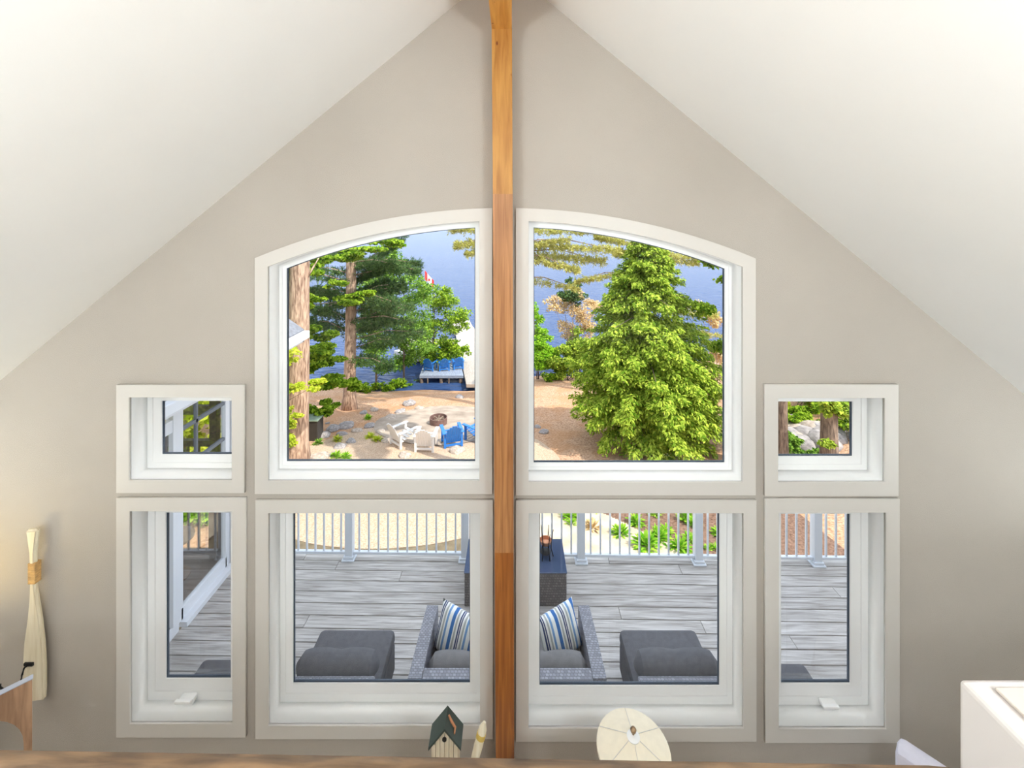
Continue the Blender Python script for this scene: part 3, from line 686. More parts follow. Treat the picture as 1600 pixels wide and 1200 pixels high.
bolster(MB(), (xl + .1 + .33, 3.405, .555), .63, .1).build('bolster', M_grey, ls, True)
bolster(MB(), (xr - .1 - .33, 3.405, .555), .63, .1).build('bolster', M_grey, ls, True)
for x in (xl + .05, xr - .05):
    for y in (3.27, 3.88): MB().box(x - .03, x + .03, y - .03, y + .03, 0, .05).build('foot', M_black, ls)
def stripemat():
    m, t, b = base_mat('blue_stripe_fabric')
    tc = N(t, 'ShaderNodeTexCoord'); sx = N(t, 'ShaderNodeSeparateXYZ'); mu = N(t, 'ShaderNodeMath', operation='MULTIPLY'); mu.inputs[1].default_value = 5.4
    ad = N(t, 'ShaderNodeMath', operation='ADD'); ad.inputs[1].default_value = 10.32
    fr = N(t, 'ShaderNodeMath', operation='FRACT'); r = N(t, 'ShaderNodeValToRGB'); r.color_ramp.interpolation = 'CONSTANT'
    W_, B_, L_, G_, D_ = C(242, 242, 238), C(58, 112, 178), C(120, 160, 206), C(176, 178, 172), C(50, 66, 110)
    el = [(0, W_), (.10, B_), (.26, W_), (.32, G_), (.40, W_), (.48, D_), (.54, W_), (.57, D_), (.62, W_), (.70, G_), (.78, W_), (.84, L_), (.94, W_)]
    e = r.color_ramp.elements; e[0].position = 0; e[0].color = W_; e[1].position = el[1][0]; e[1].color = el[1][1]
    for p_, c_ in el[2:]:
        q = e.new(p_); q.color = c_
    t.links.new(tc.outputs['Object'], sx.inputs[0]); t.links.new(sx.outputs[0], mu.inputs[0]); t.links.new(mu.outputs[0], ad.inputs[0]); t.links.new(ad.outputs[0], fr.inputs[0]); t.links.new(fr.outputs[0], r.inputs[0])
    t.links.new(r.outputs[0], b.inputs['Base Color']); b.inputs['Roughness'].default_value = .9
    return m
M_str = stripemat()
def pillow_mesh(sz=0.37, th=0.07, n=14):
    v = []; f = []
    for s in (1, -1):
        for i in range(n + 1):
            for j in range(n + 1):
                a, b = -1 + 2 * i / n, -1 + 2 * j / n
                h = th * max(0, (1 - a ** 4) * (1 - b ** 4)) ** .5; k = 1 - 0.07 * (1 - a * a) * 0 - 0.06 * (1 - (b * b)) * abs(a) ** 3
                k2 = 1 - 0.06 * (1 - a * a) * abs(b) ** 3
                v.append((a * sz / 2 * k, b * sz / 2 * k2, s * h))
    m = (n + 1) ** 2
    for q in range(2):
        for i in range(n):
            for j in range(n):
                a = q * m + i * (n + 1) + j; f.append((a, a + 1, a + n + 2, a + n + 1))
    mb = MB().add(v, f); return mb
for nm, loc, rot, lab in (('a', (-0.475, 3.70, .545), (math.radians(74), math.radians(8), math.radians(-24)), 'blue and white striped pillow in the left corner of the loveseat'),
                          ('b', (0.405, 3.71, .545), (math.radians(74), math.radians(-8), math.radians(26)), 'blue and white striped pillow in the right corner of the loveseat')):
    o = pillow_mesh().build('striped_pillow', M_str, None, 'all'); o.location = loc; o.rotation_euler = rot
    bm = bmesh.new(); bm.from_mesh(o.data); bmesh.ops.remove_doubles(bm, verts=bm.verts[:], dist=1e-4); bm.to_mesh(o.data); bm.free()
    tag(o, lab, 'pillow', 'striped pillows on the loveseat')

tbl = thing('coffee_table', 'dark wicker coffee table with glossy glass top beside the railing', 'coffee table', (0.03, 4.83, 0))
MB().box(-.50, .575, 4.575, 5.06, 0.0, .345, bev=.006).build('body', M_wickd, tbl)
mg, tg, bgl = base_mat('black_glass'); bgl.inputs['Base Color'].default_value = C(70, 84, 112); bgl.inputs['Roughness'].default_value = .04; bgl.inputs['Specular IOR Level'].default_value = .9
MB().box(-.505, .58, 4.57, 5.065, .346, .357, bev=.003).build('glass_top', mg, tbl)
cb = thing('candle_bowl', 'copper bowl on black iron legs on the coffee table', 'bowl', (.37, 4.8, .357))
MB().lathe([(0, .12), (.03, .122), (.055, .145), (.065, .185), (.06, .185), (.05, .15), (.0, .135)], (.37, 4.8, .357), 20).build('bowl', mat('copper', C(206, 150, 116), .35, metallic=.7), cb, True)
for k in range(6):
    t = k * math.pi / 3; c_, s_ = math.cos(t), math.sin(t)
    MB().tube([(.37 + .085 * c_, 4.8 + .085 * s_, .357), (.37 + .06 * c_, 4.8 + .06 * s_, .44), (.37 + .066 * c_, 4.8 + .066 * s_, .54), (.37 + .085 * c_, 4.8 + .085 * s_, .65)], [.006, .006, .006, .003], 6).build('leg', M_black, cb)
MB().lathe([(0.0, .035), (.05, .04), (.06, .05), (.0, .055)], (.37, 4.8, .357), 16).build('tray', M_black, cb)
#DECK_END

# ------------------------------------------------------------ foliage builders
def unit(a): return a / np.maximum(np.linalg.norm(a, axis=1, keepdims=True), 1e-9)
def leaf_mesh(name, Cn, D, Nn, L, W, m, parent):
    n = len(Cn); D = unit(D); Sd = unit(np.cross(D, Nn)); Nn = unit(np.cross(Sd, D))
    L = np.asarray(L).reshape(-1, 1) * np.ones((n, 1)); W = np.asarray(W).reshape(-1, 1) * np.ones((n, 1))
    v = np.empty((n, 4, 3)); v[:, 0] = Cn - D * L / 2; v[:, 1] = Cn - Sd * W / 2 + Nn * W * .18; v[:, 2] = Cn + D * L / 2; v[:, 3] = Cn + Sd * W / 2 + Nn * W * .18
    me = bpy.data.meshes.new(name); me.vertices.add(4 * n); me.loops.add(4 * n); me.polygons.add(n)
    me.vertices.foreach_set('co', v.reshape(-1).astype(np.float32)); me.loops.foreach_set('vertex_index', np.arange(4 * n, dtype=np.int32))
    me.polygons.foreach_set('loop_start', np.arange(0, 4 * n, 4, dtype=np.int32)); me.update(calc_edges=True); me.validate()
    o = link(name, me, m, parent); stuff(o); return o
def blob_leaves(blobs, drop=0.25):
    """blobs: (center, rx, ry, rz, n) -> centres, directions, normals; leaves lie mostly flat and droop outwards"""
    Cs, Ds, Ns = [], [], []
    for c, rx, ry, rz, n in blobs:
        u = unit(RNG.normal(size=(n, 3))); r = RNG.random((n, 1)) ** 0.5
        p = u * r * np.array([rx, ry, rz]); Cs.append(p + np.array(c))
        d = u * np.array([1, 1, .3]) + RNG.normal(size=(n, 3)) * .6; d[:, 2] -= drop; Ds.append(d)
        nn = RNG.normal(size=(n, 3)) * .55 + np.array([0.1, -0.25, 1]); Ns.append(nn)
    return np.concatenate(Cs), np.concatenate(Ds), np.concatenate(Ns)
def foliage(name, blobs, L, W, m, parent, drop=.25, dens=1.7, k_=6):
    sub = []
    for c, rx, ry, rz, n in blobs:
        for i in range(k_):
            u = RNG.normal(size=3); u /= np.linalg.norm(u); u *= RNG.random() ** .4 * .85; q = RNG.uniform(.32, .62)
            sub.append((np.array(c) + u * np.array([rx, ry, rz * 1.3]), rx * q, ry * q, rz * q * .9, int(n * dens / k_ * (q / .47) ** 2)))
    blobs = sub
    c, d, n = blob_leaves(blobs, drop); k = RNG.uniform(.65, 1.25, len(c))
    return leaf_mesh(name, c, d, n, L * k, W * k, m, parent)
def needles(name, boughs, L, W, m, parent):
    """boughs: (start, end, half width, tufts) flat plates of needle tufts along each branch"""
    Cs, Ds, Ns = [], [], []
    for a, b, hw, nt_ in boughs:
        a, b = np.array(a), np.array(b); ax = (b - a) / np.linalg.norm(b - a); sd = np.cross(ax, [0, 0, 1]); sd /= np.linalg.norm(sd)
        t = RNG.random(nt_) ** .7; wv = hw * (0.35 + .65 * np.sin(np.pi * np.clip(t * .9 + .08, 0, 1)))
        c = a + np.outer(t, b - a) + np.outer(RNG.uniform(-1, 1, nt_) * wv, sd); c[:, 2] += RNG.normal(size=nt_) * hw * .16 - 0.05 * hw * 0
        q = 9
        c2 = np.repeat(c, q, 0); dd = unit(RNG.normal(size=(nt_ * q, 3)) + ax * .8 + np.array([0, 0, .25]))
        Cs.append(c2 + dd * L * .45); Ds.append(dd); Ns.append(RNG.normal(size=(nt_ * q, 3)) + np.array([0, -.4, 1]))
    c, d, n = np.concatenate(Cs), np.concatenate(Ds), np.concatenate(Ns)
    return leaf_mesh(name, c, d, n, L * RNG.uniform(.7, 1.2, len(c)), W, m, parent)
def trunk(name, x, y, z0, z1, r0, r1, m, parent, lean=(0, 0), flare=1.5, n=14):
    pts, rad = [], []
    for i in range(13):
        t = i / 12; z = z0 - .25 + (z1 - z0 + .25) * t
        pts.append((x + lean[0] * t + .06 * r0 * math.sin(9 * t + x), y + lean[1] * t, z))
        rad.append((r0 + (r1 - r0) * t) * (1 + (flare - 1) * math.exp(-t * (z1 - z0) / .5)))
    return MB().tube(pts, rad, n).build(name, m, parent, 'all')
def branches(parent, m, segs):
    for a, b, r in segs:
        a, b = Vector(a), Vector(b); mid = a.lerp(b, .5) + Vector((0, 0, .08 * (b - a).length))
        MB().tube([a, mid, b], [r, r * .7, r * .3], 6).build('branch', m, parent, 'all')

L_spruce = leafmat('spruce_leaf', C(84, 124, 30), C(204, 220, 88), .3)
L_maple = leafmat('maple_leaf', C(58, 108, 16), C(190, 216, 70), .45)
L_yellow = leafmat('yellow_leaf', C(150, 176, 30), C(230, 230, 96), .45)
L_pine = leafmat('pine_needle', C(56, 84, 54), C(110, 138, 76), .25)
L_pineY = leafmat('pine_needle_gold', C(150, 152, 70), C(222, 214, 130), .3)
L_sap = leafmat('sapling_leaf', C(60, 108, 36), C(164, 200, 84), .4)
L_shrub = leafmat('shrub_leaf', C(96, 156, 26), C(186, 226, 70), .4)
L_tan = leafmat('tan_leaf', C(190, 158, 110), C(236, 212, 160), .3)
L_host = leafmat('hosta_leaf', C(90, 160, 30), C(196, 232, 84), .4)

# big evergreen right of the middle
def spruce():
    bx, by = 5.05, 16.3; z0 = gz(bx, by); H = 8.3; zt = z0 + H
    t = thing('spruce_tree', 'large bushy light green evergreen standing beside the fire pit garden', 'tree', (bx, by, z0))
    trunk('trunk', bx, by, z0, zt - .5, .2, .03, M_bark2, t)
    Cs, Ds, Ns, Ls = [], [], [], []
    for i in range(620):
        h = RNG.random() ** 0.9; z = z0 + .35 + h * (H - .45); q = 1 - h
        Rm = 2.95 * min(1, (q * 1.5) ** .85) * (0.95 if h > .08 else .85) + .16
        Rm *= RNG.uniform(.72, 1.06); az = RNG.uniform(0, 2 * np.pi)
        n = int(40 + Rm * 105); s = RNG.random(n) ** .6
        rad = np.array([np.cos(az), np.sin(az), 0]); sd = np.array([-np.sin(az), np.cos(az), 0])
        wdt = .12 + .42 * Rm / 3 * np.sin(np.pi * np.clip(s, .05, .97)); lat = RNG.uniform(-1, 1, n) * wdt
        dz = .10 * Rm * s - .20 * Rm * s ** 2 - .35 * np.abs(lat) + RNG.normal(size=n) * .05
        c = np.array([bx, by, z]) + np.outer(s * Rm, rad) + np.outer(lat, sd); c[:, 2] += dz
        c[:, 2] = np.maximum(c[:, 2], z0 + .12)
        d = rad * .7 + np.outer(np.sign(lat), sd) * .55 + RNG.normal(size=(n, 3)) * .35; d[:, 2] -= .35
        Cs.append(c); Ds.append(d); Ns.append(RNG.normal(size=(n, 3)) * .4 + np.array([rad[0] * .5, rad[1] * .5, 1])); Ls.append(RNG.uniform(.09, .2, n))
        if i % 26 == 0: branches(t, M_bark2, [((bx, by, z), (bx + rad[0] * Rm * .9, by + rad[1] * Rm * .9, z - .05), .03)])
    c, d, nn, L = np.concatenate(Cs), np.concatenate(Ds), np.concatenate(Ns), np.concatenate(Ls)
    leaf_mesh('foliage', c, d, nn, L, L * .42, L_spruce, t)
spruce()

def at(px, py, y): return tuple(P(px, py, y))
# left foreground pine trunk with maple sprays around it
g = G(462, 722); t1 = thing('tall_pine_trunk', 'thick pinkish tree trunk at the left edge of the arched window', 'tree', g)
trunk('trunk', g.x, g.y, g.z, 6.5, .36, .27, M_bark, t1, (.25, 0))
branches(t1, M_bark, [((g.x + .1, g.y, 1.5), at(500, 400, g.y), .05), ((g.x + .2, g.y, 3.2), at(560, 360, g.y + 1), .06), ((g.x + .2, g.y, 5.5), (g.x + 3, g.y + 1, 6), .07), ((g.x + .2, g.y, 5.8), (g.x - 3, g.y - 1, 6.4), .07)])
needles('foliage', [((g.x + .2, g.y, 5.2), (g.x + 2.6, g.y + .5, 5.4), .8, 300), ((g.x, g.y, 5.6), (g.x - 2.5, g.y - .5, 5.9), .8, 300)], .2, .03, L_pine, t1)
# maple whose sprays hang around the two trunks
gm = Vector((-8.9, 16.5, gz(-8.9, 16.5)))
t2 = thing('maple_tree', 'bright green maple with layered sprays beside the thick left trunk', 'tree', gm)
trunk('trunk', gm.x, gm.y, gm.z, 4.6, .14, .05, M_bark2, t2)
spr = [(500, 550, 17, .75, .22, 900), (520, 562, 18.5, .8, .2, 800), (478, 560, 17, .7, .2, 600), (500, 520, 18, .7, .25, 600), (510, 600, 18, .8, .2, 900), (548, 600, 19, .6, .16, 500), (490, 640, 17.5, .75, .2, 900), (515, 632, 17.5, .55, .15, 500),
       (490, 420, 18, .7, .25, 700), (520, 400, 19, 1.0, .25, 1100), (560, 390, 19.5, 1.2, .22, 1200), (600, 380, 20, .9, .18, 700), (545, 470, 19.5, .9, .2, 800), (570, 455, 19.5, .6, .16, 450), (480, 470, 18, .6, .22, 500), (520, 445, 18.5, .6, .16, 400), (453, 480, 18, .5, .5, 700), (455, 420, 18, .5, .5, 600), (500, 575, 18, .6, .2, 500)]
foliage('foliage', [(at(a, b, y), r, r * .8, rz, n) for a, b, y, r, rz, n in spr], .17, .12, L_maple, t2)
branches(t2, M_bark2, [((gm.x, gm.y, at(0, b, y)[2] - .3), at(a, b, y), .025) for a, b, y, r, rz, n in spr[::2]])
g3 = Vector((-7.9, 12.6, gz(-7.9, 12.6)))
t3 = thing('yellow_green_sapling', 'yellow-green sapling in front of the thick left trunk', 'tree', g3)
trunk('trunk', g3.x, g3.y, g3.z, g3.z + 2.6, .05, .02, M_bark2, t3)
spr3 = [(458, 606, 13, .34, .12, 260), (480, 604, 13.2, .42, .10, 300), (500, 596, 13.4, .3, .08, 180), (455, 660, 12.9, .2, .15, 130), (452, 685, 12.9, .22, .25, 190), (462, 650, 13, .18, .08, 90), (449, 640, 12.9, .2, .2, 110)]
foliage('foliage', [(at(a, b, y), r, r * .8, rz, n) for a, b, y, r, rz, n in spr3], .13, .09, L_yellow, t3)
branches(t3, M_bark2, [((g3.x, g3.y, g3.z + 1.3), at(500, 598, 13.3), .015), ((g3.x, g3.y, g3.z + 1.0), at(458, 655, 13), .012)])

# second pine trunk with dark boughs
g4 = G(546, 640); t4 = thing('pine_tree', 'tall pine with brown trunk and dark boughs near the shore', 'tree', g4)
trunk('trunk', g4.x, g4.y, g4.z, 7.2, .29, .2, M_bark, t4, (.15, 0))
bo = []
for i in range(26):
    z = RNG.uniform(-2.6, 7); s = 1 if RNG.random() < .62 else -1; az = RNG.uniform(-.9, .9); ln = RNG.uniform(2.0, 3.6)
    a = np.array([g4.x + .12, g4.y, z]); b = a + np.array([s * ln * math.cos(az), ln * math.sin(az) * .9 + .4, RNG.uniform(-.35, .55)]); bo.append((a, b, .6, 150))
for (pa_, pb_) in [((550, 452), (618, 372)), ((550, 425), (630, 376)), ((552, 440), (612, 415)), ((552, 462), (606, 440)), ((548, 470), (480, 455)), ((548, 520), (480, 500)), ((552, 520), (610, 500)), ((548, 500), (478, 480))]:
    bo.append((at(*pa_, g4.y + .6), at(*pb_, g4.y + 1.6), .55, 230))
needles('foliage', bo, .24, .035, L_pine, t4); branches(t4, M_bark, [(a, b, .035) for a, b, h, n in bo])

# saplings at the shore
def sapling(label, px, py, top, blobs, L=.16, m=L_sap, lean=0):
    g = G(px, py); t = thing('shore_sapling', label, 'tree', g, 'slim saplings on the shore')
    zt = P(px, top, g.y).z; trunk('trunk', g.x, g.y, g.z, zt, .075, .02, M_bark2, t, (lean, 0), 1.2, 8)
    B = [(at(a + RNG.uniform(-8, 8), b + RNG.uniform(-8, 8), g.y + RNG.uniform(-1, 1)), r * 1.3, r * 1.3, r * .75, n) for a, b, r, n in blobs for _ in (0, 1)]
    foliage('foliage', B, L, L * .7, m, t, dens=1.7, k_=9)
    branches(t, M_bark2, [((g.x, g.y, c[2] - r * .8), c, .02) for c, r, _, _, n in B]); return t
sapling('slim dark sapling left of the shoreline gap, nearest the tall pine', 588, 611, 400, [(590, 480, .9, 420), (575, 510, .9, 380), (605, 440, .9, 380), (620, 410, .7, 240), (595, 540, .8, 330), (580, 560, .7, 240), (610, 500, .9, 380), (608, 395, .5, 120), (600, 580, .6, 130), (572, 455, .7, 240)])
sapling('middle slim sapling on the shore with sparse round crown', 631, 607, 440, [(640, 470, .9, 420), (650, 500, .9, 460), (630, 520, .9, 460), (655, 540, .8, 360), (625, 560, .7, 300), (660, 455, .7, 230), (640, 550, .8, 340), (645, 430, .6, 140)])
sapling('bright green sapling beside the dock platform', 678, 603, 450, [(680, 475, .9, 480), (700, 500, .8, 420), (670, 510, .9, 480), (690, 535, .7, 380), (715, 490, .7, 260), (708, 470, .6, 200), (665, 550, .8, 420), (700, 552, .7, 360), (725, 500, .4, 110), (690, 450, .5, 130), (718, 548, .4, 150)], .17, L_maple)

# white pine hidden behind the central post, golden boughs on both sides
g5 = Vector((-.28, 21.5, gz(-.28, 21.5))); t5 = thing('white_pine', 'tall white pine behind the timber post with golden boughs over the lake', 'tree', g5)
trunk('trunk', g5.x, g5.y, g5.z, 7.5, .3, .2, M_bark, t5)
bo = [((-.3, 21.5, 3.6), at(702, 358, 20.5), .5, 200), ((-.3, 21.5, 3.3), at(712, 385, 20.5), .5, 200), ((-.3, 21.5, 3.0), at(728, 398, 20.5), .4, 120),
      ((-.2, 21.5, 3.7), at(950, 362, 21.5), .55, 330), ((-.2, 21.5, 3.0), at(968, 392, 21.5), .6, 330), ((-.2, 21.5, 2.6), at(945, 408, 22), .6, 330), ((-.2, 21.5, 2.6), at(905, 424, 21), .5, 260), ((-.2, 21.5, 1.4), at(905, 452, 22), .4, 120), ((-.2, 21.5, 2.8), at(890, 375, 21), .4, 160),
      ((-.2, 21.5, 5), (3, 22, 5.4), .7, 300), ((-.2, 21.5, 5.4), (-3, 21, 5.8), .7, 300), ((-.2, 21.5, 6.4), (1.5, 20, 6.8), .7, 300)]
needles('foliage', bo, .22, .034, L_pineY, t5); branches(t5, M_bark, [(a, b, .04) for a, b, h, n in bo])
# unseen pine added to shade the garden, its trunk behind the timber post
g7 = Vector((-.25, 13.3, gz(-.25, 13.3))); t7 = thing('shade_pine', 'unseen pine added behind the timber post to shade the garden', 'tree', g7)
trunk('trunk', g7.x, g7.y, g7.z, 9.5, .22, .1, M_bark, t7, flare=1.2)
bo = []
for i in range(34):
    z = RNG.uniform(5.4, 9.6); az = RNG.uniform(0, 2 * math.pi); ln = RNG.uniform(2.0, 4.2) * (1 - (z - 5.4) / 8)
    bo.append(((g7.x, g7.y, z), (g7.x + ln * math.cos(az) - .5, g7.y + ln * math.sin(az), z + RNG.uniform(-.2, .4)), .6, 420))
needles('foliage', bo, .24, .04, L_pine, t7); branches(t7, M_bark, [(a, b, .04) for a, b, h, n in bo])
# pine behind the evergreen, boughs to its right
g6 = Vector((6.4, 22.5, gz(6.4, 22.5))); t6 = thing('shore_pine', 'pine behind the large evergreen with boughs reaching over the lake at right', 'tree', g6)
trunk('trunk', g6.x, g6.y, g6.z, 5.5, .24, .1, M_bark, t6)
bo = [((6.4, 22.5, 2.6), at(1118, 406, 22), .45, 260), ((6.4, 22.5, 2.3), at(1092, 412, 22), .4, 160), ((6.4, 22.5, -1.2), at(1128, 526, 22), .25, 120), ((6.4, 22.5, -.2), at(1120, 494, 22), .4, 170), ((6.4, 22.5, 2.9), at(930, 370, 23), .5, 260), ((6.4, 22.5, 2.4), at(960, 395, 23), .45, 220), ((6.4, 22.5, 1.5), at(900, 440, 23.5), .4, 180), ((6.4, 22.5, 4.4), (9, 22, 4.6), .7, 300), ((6.4, 22.5, 4.6), (4, 22.6, 5), .7, 300)]
needles('foliage', bo, .2, .034, L_pineY, t6); branches(t6, M_bark, [(a, b, .035) for a, b, h, n in bo])

def bush(name, label, px, py, blobs, L, m, group, dy=0, cat='shrub'):
    g = G(px, py); t = thing(name, label, cat, g, group)
    B = [(at(a, b, g.y + dy + RNG.uniform(-.4, .6)), r * 1.3, r * 1.3, r * 1.0, int(n * 1.3)) for a, b, r, n in blobs]
    foliage('foliage', B, L, L * .65, m, t, dens=3.0, k_=9)
    st_ = [((g.x + RNG.uniform(-.1, .1), g.y, g.z - .05), c, .02) for c, r, _, _, n in B]; branches(t, M_bark2, st_); return t
sg = 'shrubs on the shore behind the evergreen'
bush('shore_shrub', 'bright green shrub on the shore next to the timber post', 840, 592, [(838, 570, .6, 500), (845, 545, .6, 500), (860, 560, .6, 480), (836, 525, .5, 300), (850, 530, .5, 260), (838, 500, .4, 180), (834, 480, .35, 110)], .15, L_shrub, sg)
bush('shore_shrub', 'yellow-green shrub between the bright shrub and the evergreen', 885, 594, [(880, 570, .7, 560), (900, 555, .7, 560), (915, 570, .7, 560), (885, 545, .5, 300), (905, 530, .6, 330), (870, 578, .5, 350)], .15, L_spruce, sg)
bush('tan_shrub', 'tan and pink leaved small tree beside the evergreen', 905, 592, [(900, 490, .7, 260), (880, 480, .7, 220), (915, 510, .6, 230), (885, 515, .6, 220), (925, 480, .6, 200), (865, 475, .5, 120), (900, 462, .5, 110)], .14, L_tan, None, 1.0, 'tree')
bush('shore_shrub', 'small dark young pine on the shore left of the evergreen', 893, 593, [(893, 440, .35, 80), (895, 455, .5, 160), (897, 470, .6, 170), (880, 462, .4, 80)], .2, L_pine, sg, 1.5)
bush('shore_shrub', 'pinkish shrub on the shore right of the evergreen', 1118, 600, [(1105, 490, .5, 160), (1118, 500, .4, 120), (1128, 545, .5, 180), (1132, 560, .5, 200), (1095, 480, .4, 90)], .14, L_tan, sg, 1.0)
lw = 'low green plants along the waterline'
for k, (a, b) in enumerate([(620, 608), (650, 606), (700, 603), (726, 602), (596, 612), (862, 594), (560, 612)]):
    nm = ['beside the middle sapling', 'left of the dock platform', 'in front of the dock platform', 'at the foot of the dock walkway', 'beside the nearest sapling', 'below the shore shrubs', 'behind the tall pine'][k]
    bush('waterline_plant', 'low green plant ' + nm, a, b, [(a - 4, b - 5, .35, 130), (a + 6, b - 4, .35, 130), (a + 14, b - 3, .28, 80)], .14, L_maple if k != 3 else L_yellow, lw, 0, 'plant')

# trees on the right slope (seen through the small right window)
for k, (px, py, r, lab) in enumerate([(1222, 740, .17, 'slender brown tree trunk at the left edge of the small right window'), (1296, 742, .23, 'thick brown tree trunk in the middle of the small right window')]):
    g = G(px, py); t = thing('hillside_tree', lab, 'tree', g)
    trunk('trunk', g.x, g.y, g.z, 5.5, r, r * .7, M_bark2, t)
    B = []
    for i in range(26): B.append(((g.x + RNG.uniform(-1.8, 2.2), g.y + RNG.uniform(.3, 3), RNG.uniform(-1.6, 5)), .6, .6, .3, 170))
    if k: B += [(at(1296, 633, g.y - .5), .5, .3, .25, 200), (at(1290, 692, g.y - .4), .28, .2, .06, 60), (at(1312, 645, g.y), .5, .4, .35, 260)]
    foliage('foliage', B, .17, .12, L_spruce if k else L_maple, t)
    branches(t, M_bark2, [((g.x, g.y, c[2] - .3), c, .025) for c, *_ in B[::4]])
hg = 'shrubs on the right hillside'
for k, (a, b, r, m, nm) in enumerate([(1255, 668, .8, L_maple, 'left of the thick trunk'), (1325, 690, .8, L_maple, 'right of the thick trunk'), (1240, 720, .6, L_sap, 'below the hillside rocks'), (1245, 640, 1.0, L_yellow, 'above the hillside rocks'), (1330, 640, 1.2, L_spruce, 'high on the slope at right'), (1290, 630, 1.2, L_shrub, 'high on the slope behind the thick trunk')]):
    g = G(a, b); t = thing('hillside_shrub', 'green shrub on the right hillside ' + nm, 'shrub', g, hg)
    B = [((g.x + RNG.uniform(-r, r), g.y + RNG.uniform(-.5, .6), g.z + RNG.uniform(.1, r)), r * .5, r * .5, r * .35, 260) for i in range(6)]
    foliage('foliage', B, .15, .1, m, t); branches(t, M_bark2, [((g.x, g.y, g.z - .05), c, .015) for c, *_ in B])
# woods left of the sunroom
for k, (x, y, m, lab) in enumerate([(-8.4, 11.0, L_yellow, 'yellow-green tree seen through the sunroom glass'), (-13.5, 13, L_spruce, 'light green tree standing behind the sunroom'), (-9.2, 14.5, L_maple, 'leafy green tree left of the thick trunk')]):
    g = Vector((x, y, gz(x, y))); t = thing('woodland_tree', lab, 'tree', g)
    trunk('trunk', x, y, g.z, 4, .16, .06, M_bark2, t)
    B = [((x + RNG.uniform(-2.2, (1.3, 2.6, 1.6)[k]), y + RNG.uniform(-1.5, 2), RNG.uniform(-2.8, (3.0, 4.4, 4.4)[k])), .8, .8, .45, 260) for i in range(34)]
    foliage('foliage', B, .2, .14, m, t); branches(t, M_bark2, [((x, y, c[2] - .4), c, .03) for c, *_ in B[::4]])
for k, (a, b, nm) in enumerate([(296, 803, 'behind the sunroom railing'), (322, 800, 'next to the sunroom corner post')]):
    bush('garden_shrub', 'bright green shrub ' + nm, a, b, [(a - 6, b - 5, .4, 260), (a + 6, b - 2, .4, 260), (a, b - 12, .4, 200), (a + 14, b - 10, .3, 150)], .13, L_shrub, 'shrubs beyond the sunroom')

# planting bed beyond the deck railing
def hosta(px, py, r, lab, m=L_host):
    r *= .76; g = G(px, py); t = thing('garden_plant', lab, 'plant', g, 'plants in the mulch bed')
    n = int(150 * r / .35); az = RNG.uniform(0, 2 * np.pi, n); el = RNG.uniform(.15, 1.35, n); rr = r * RNG.uniform(.35, .9, n)
    d = np.stack([np.cos(az) * np.cos(el), np.sin(az) * np.cos(el), np.sin(el)], 1); c = np.array(g) + d * rr[:, None] * np.array([1, 1, .95])
    nn = np.stack([-np.cos(az) * .5, -np.sin(az) * .5, np.ones(n)], 1) + RNG.normal(size=(n, 3)) * .2
    leaf_mesh('foliage', c, d - np.array([0, 0, .35]), nn, r * .6 * RNG.uniform(.7, 1.2, n), r * .2, m, t)
    MB().tube([(g.x, g.y, g.z - .03), (g.x + .02, g.y, g.z + r * .4)], [.02, .008], 6).build('stem', M_bark2, t)
for a, b, r, lab in [(893, 812, .40, 'large round green plant left of the second railing post'), (893, 822, .25, 'small green plant left of the second railing post'), (935, 803, .22, 'small green plant at the top of the bed beside the post'),
                     (970, 838, .36, 'spiky green plant at the path edge'), (994, 820, .34, 'bright green plant at the back of the bed, left of centre'), (1010, 858, .46, 'tall bright green plant at the front of the bed'), (1028, 846, .42, 'wide green plant in the middle of the bed'),
                     (1040, 835, .28, 'small bright plant right of the middle of the bed'), (1024, 806, .28, 'green plant at the far back of the bed'), (1062, 860, .38, 'light green plant at the front right of the bed'), (1078, 848, .3, 'yellow-green plant near the right railing post'),
                     (1074, 815, .36, 'dark-shaded green plant at the back right of the bed'), (1082, 822, .3, 'green plant touching the right railing post'), (1106, 860, .18, 'tiny yellow plant right of the right post'), (1118, 860, .2, 'small yellow-green plant at the right window edge'), (1124, 838, .28, 'dark green plant at the far right of the bed')]:
    hosta(a, b, r, lab)
hosta(926, 828, .34, 'tan tufted ornamental grass beside the second post', L_tan)

# ------------------------------------------------------------ stones
def rockmesh(seed, k=.35):
    bm = bmesh.new(); bmesh.ops.create_icosphere(bm, subdivisions=2, radius=1)
    for p in bm.verts:
        p.co *= 1 + k * noise.noise(p.co * 1.3 + Vector((seed * 7.1, 0, 0))) + .12 * noise.noise(p.co * 3 + Vector((0, seed * 3.3, 0)))
    me = bpy.data.meshes.new('boulder'); bm.to_mesh(me); bm.free(); return me
M_rock = mat('pale_rock', C(164, 146, 130), .95, 3, .2, .5, 12, col2=C(204, 188, 174)); M_rockd = mat('grey_rock', C(136, 128, 126), .95, 3, .2, .5, 12, col2=C(182, 174, 170))
RM = []
for s in range(6):
    me = rockmesh(s); me.materials.append(M_rock if s % 2 else M_rockd); RM.append(me)
def rock(px, py, r, lab, flat=.55, group=None, s=None):
    r *= .62 if group != 'rocks of the right bank' else 1
    g = G(px, py); o = link('boulder', RM[(int(px) + int(py)) % 6 if s is None else s], None, None, 'all'); o.location = (g.x, g.y, g.z + r * flat * .35)
    o.scale = (r, r * .85, r * flat); o.rotation_euler = (0, 0, (px * 1.7) % 6.28); tag(o, lab, 'rock', group); return o
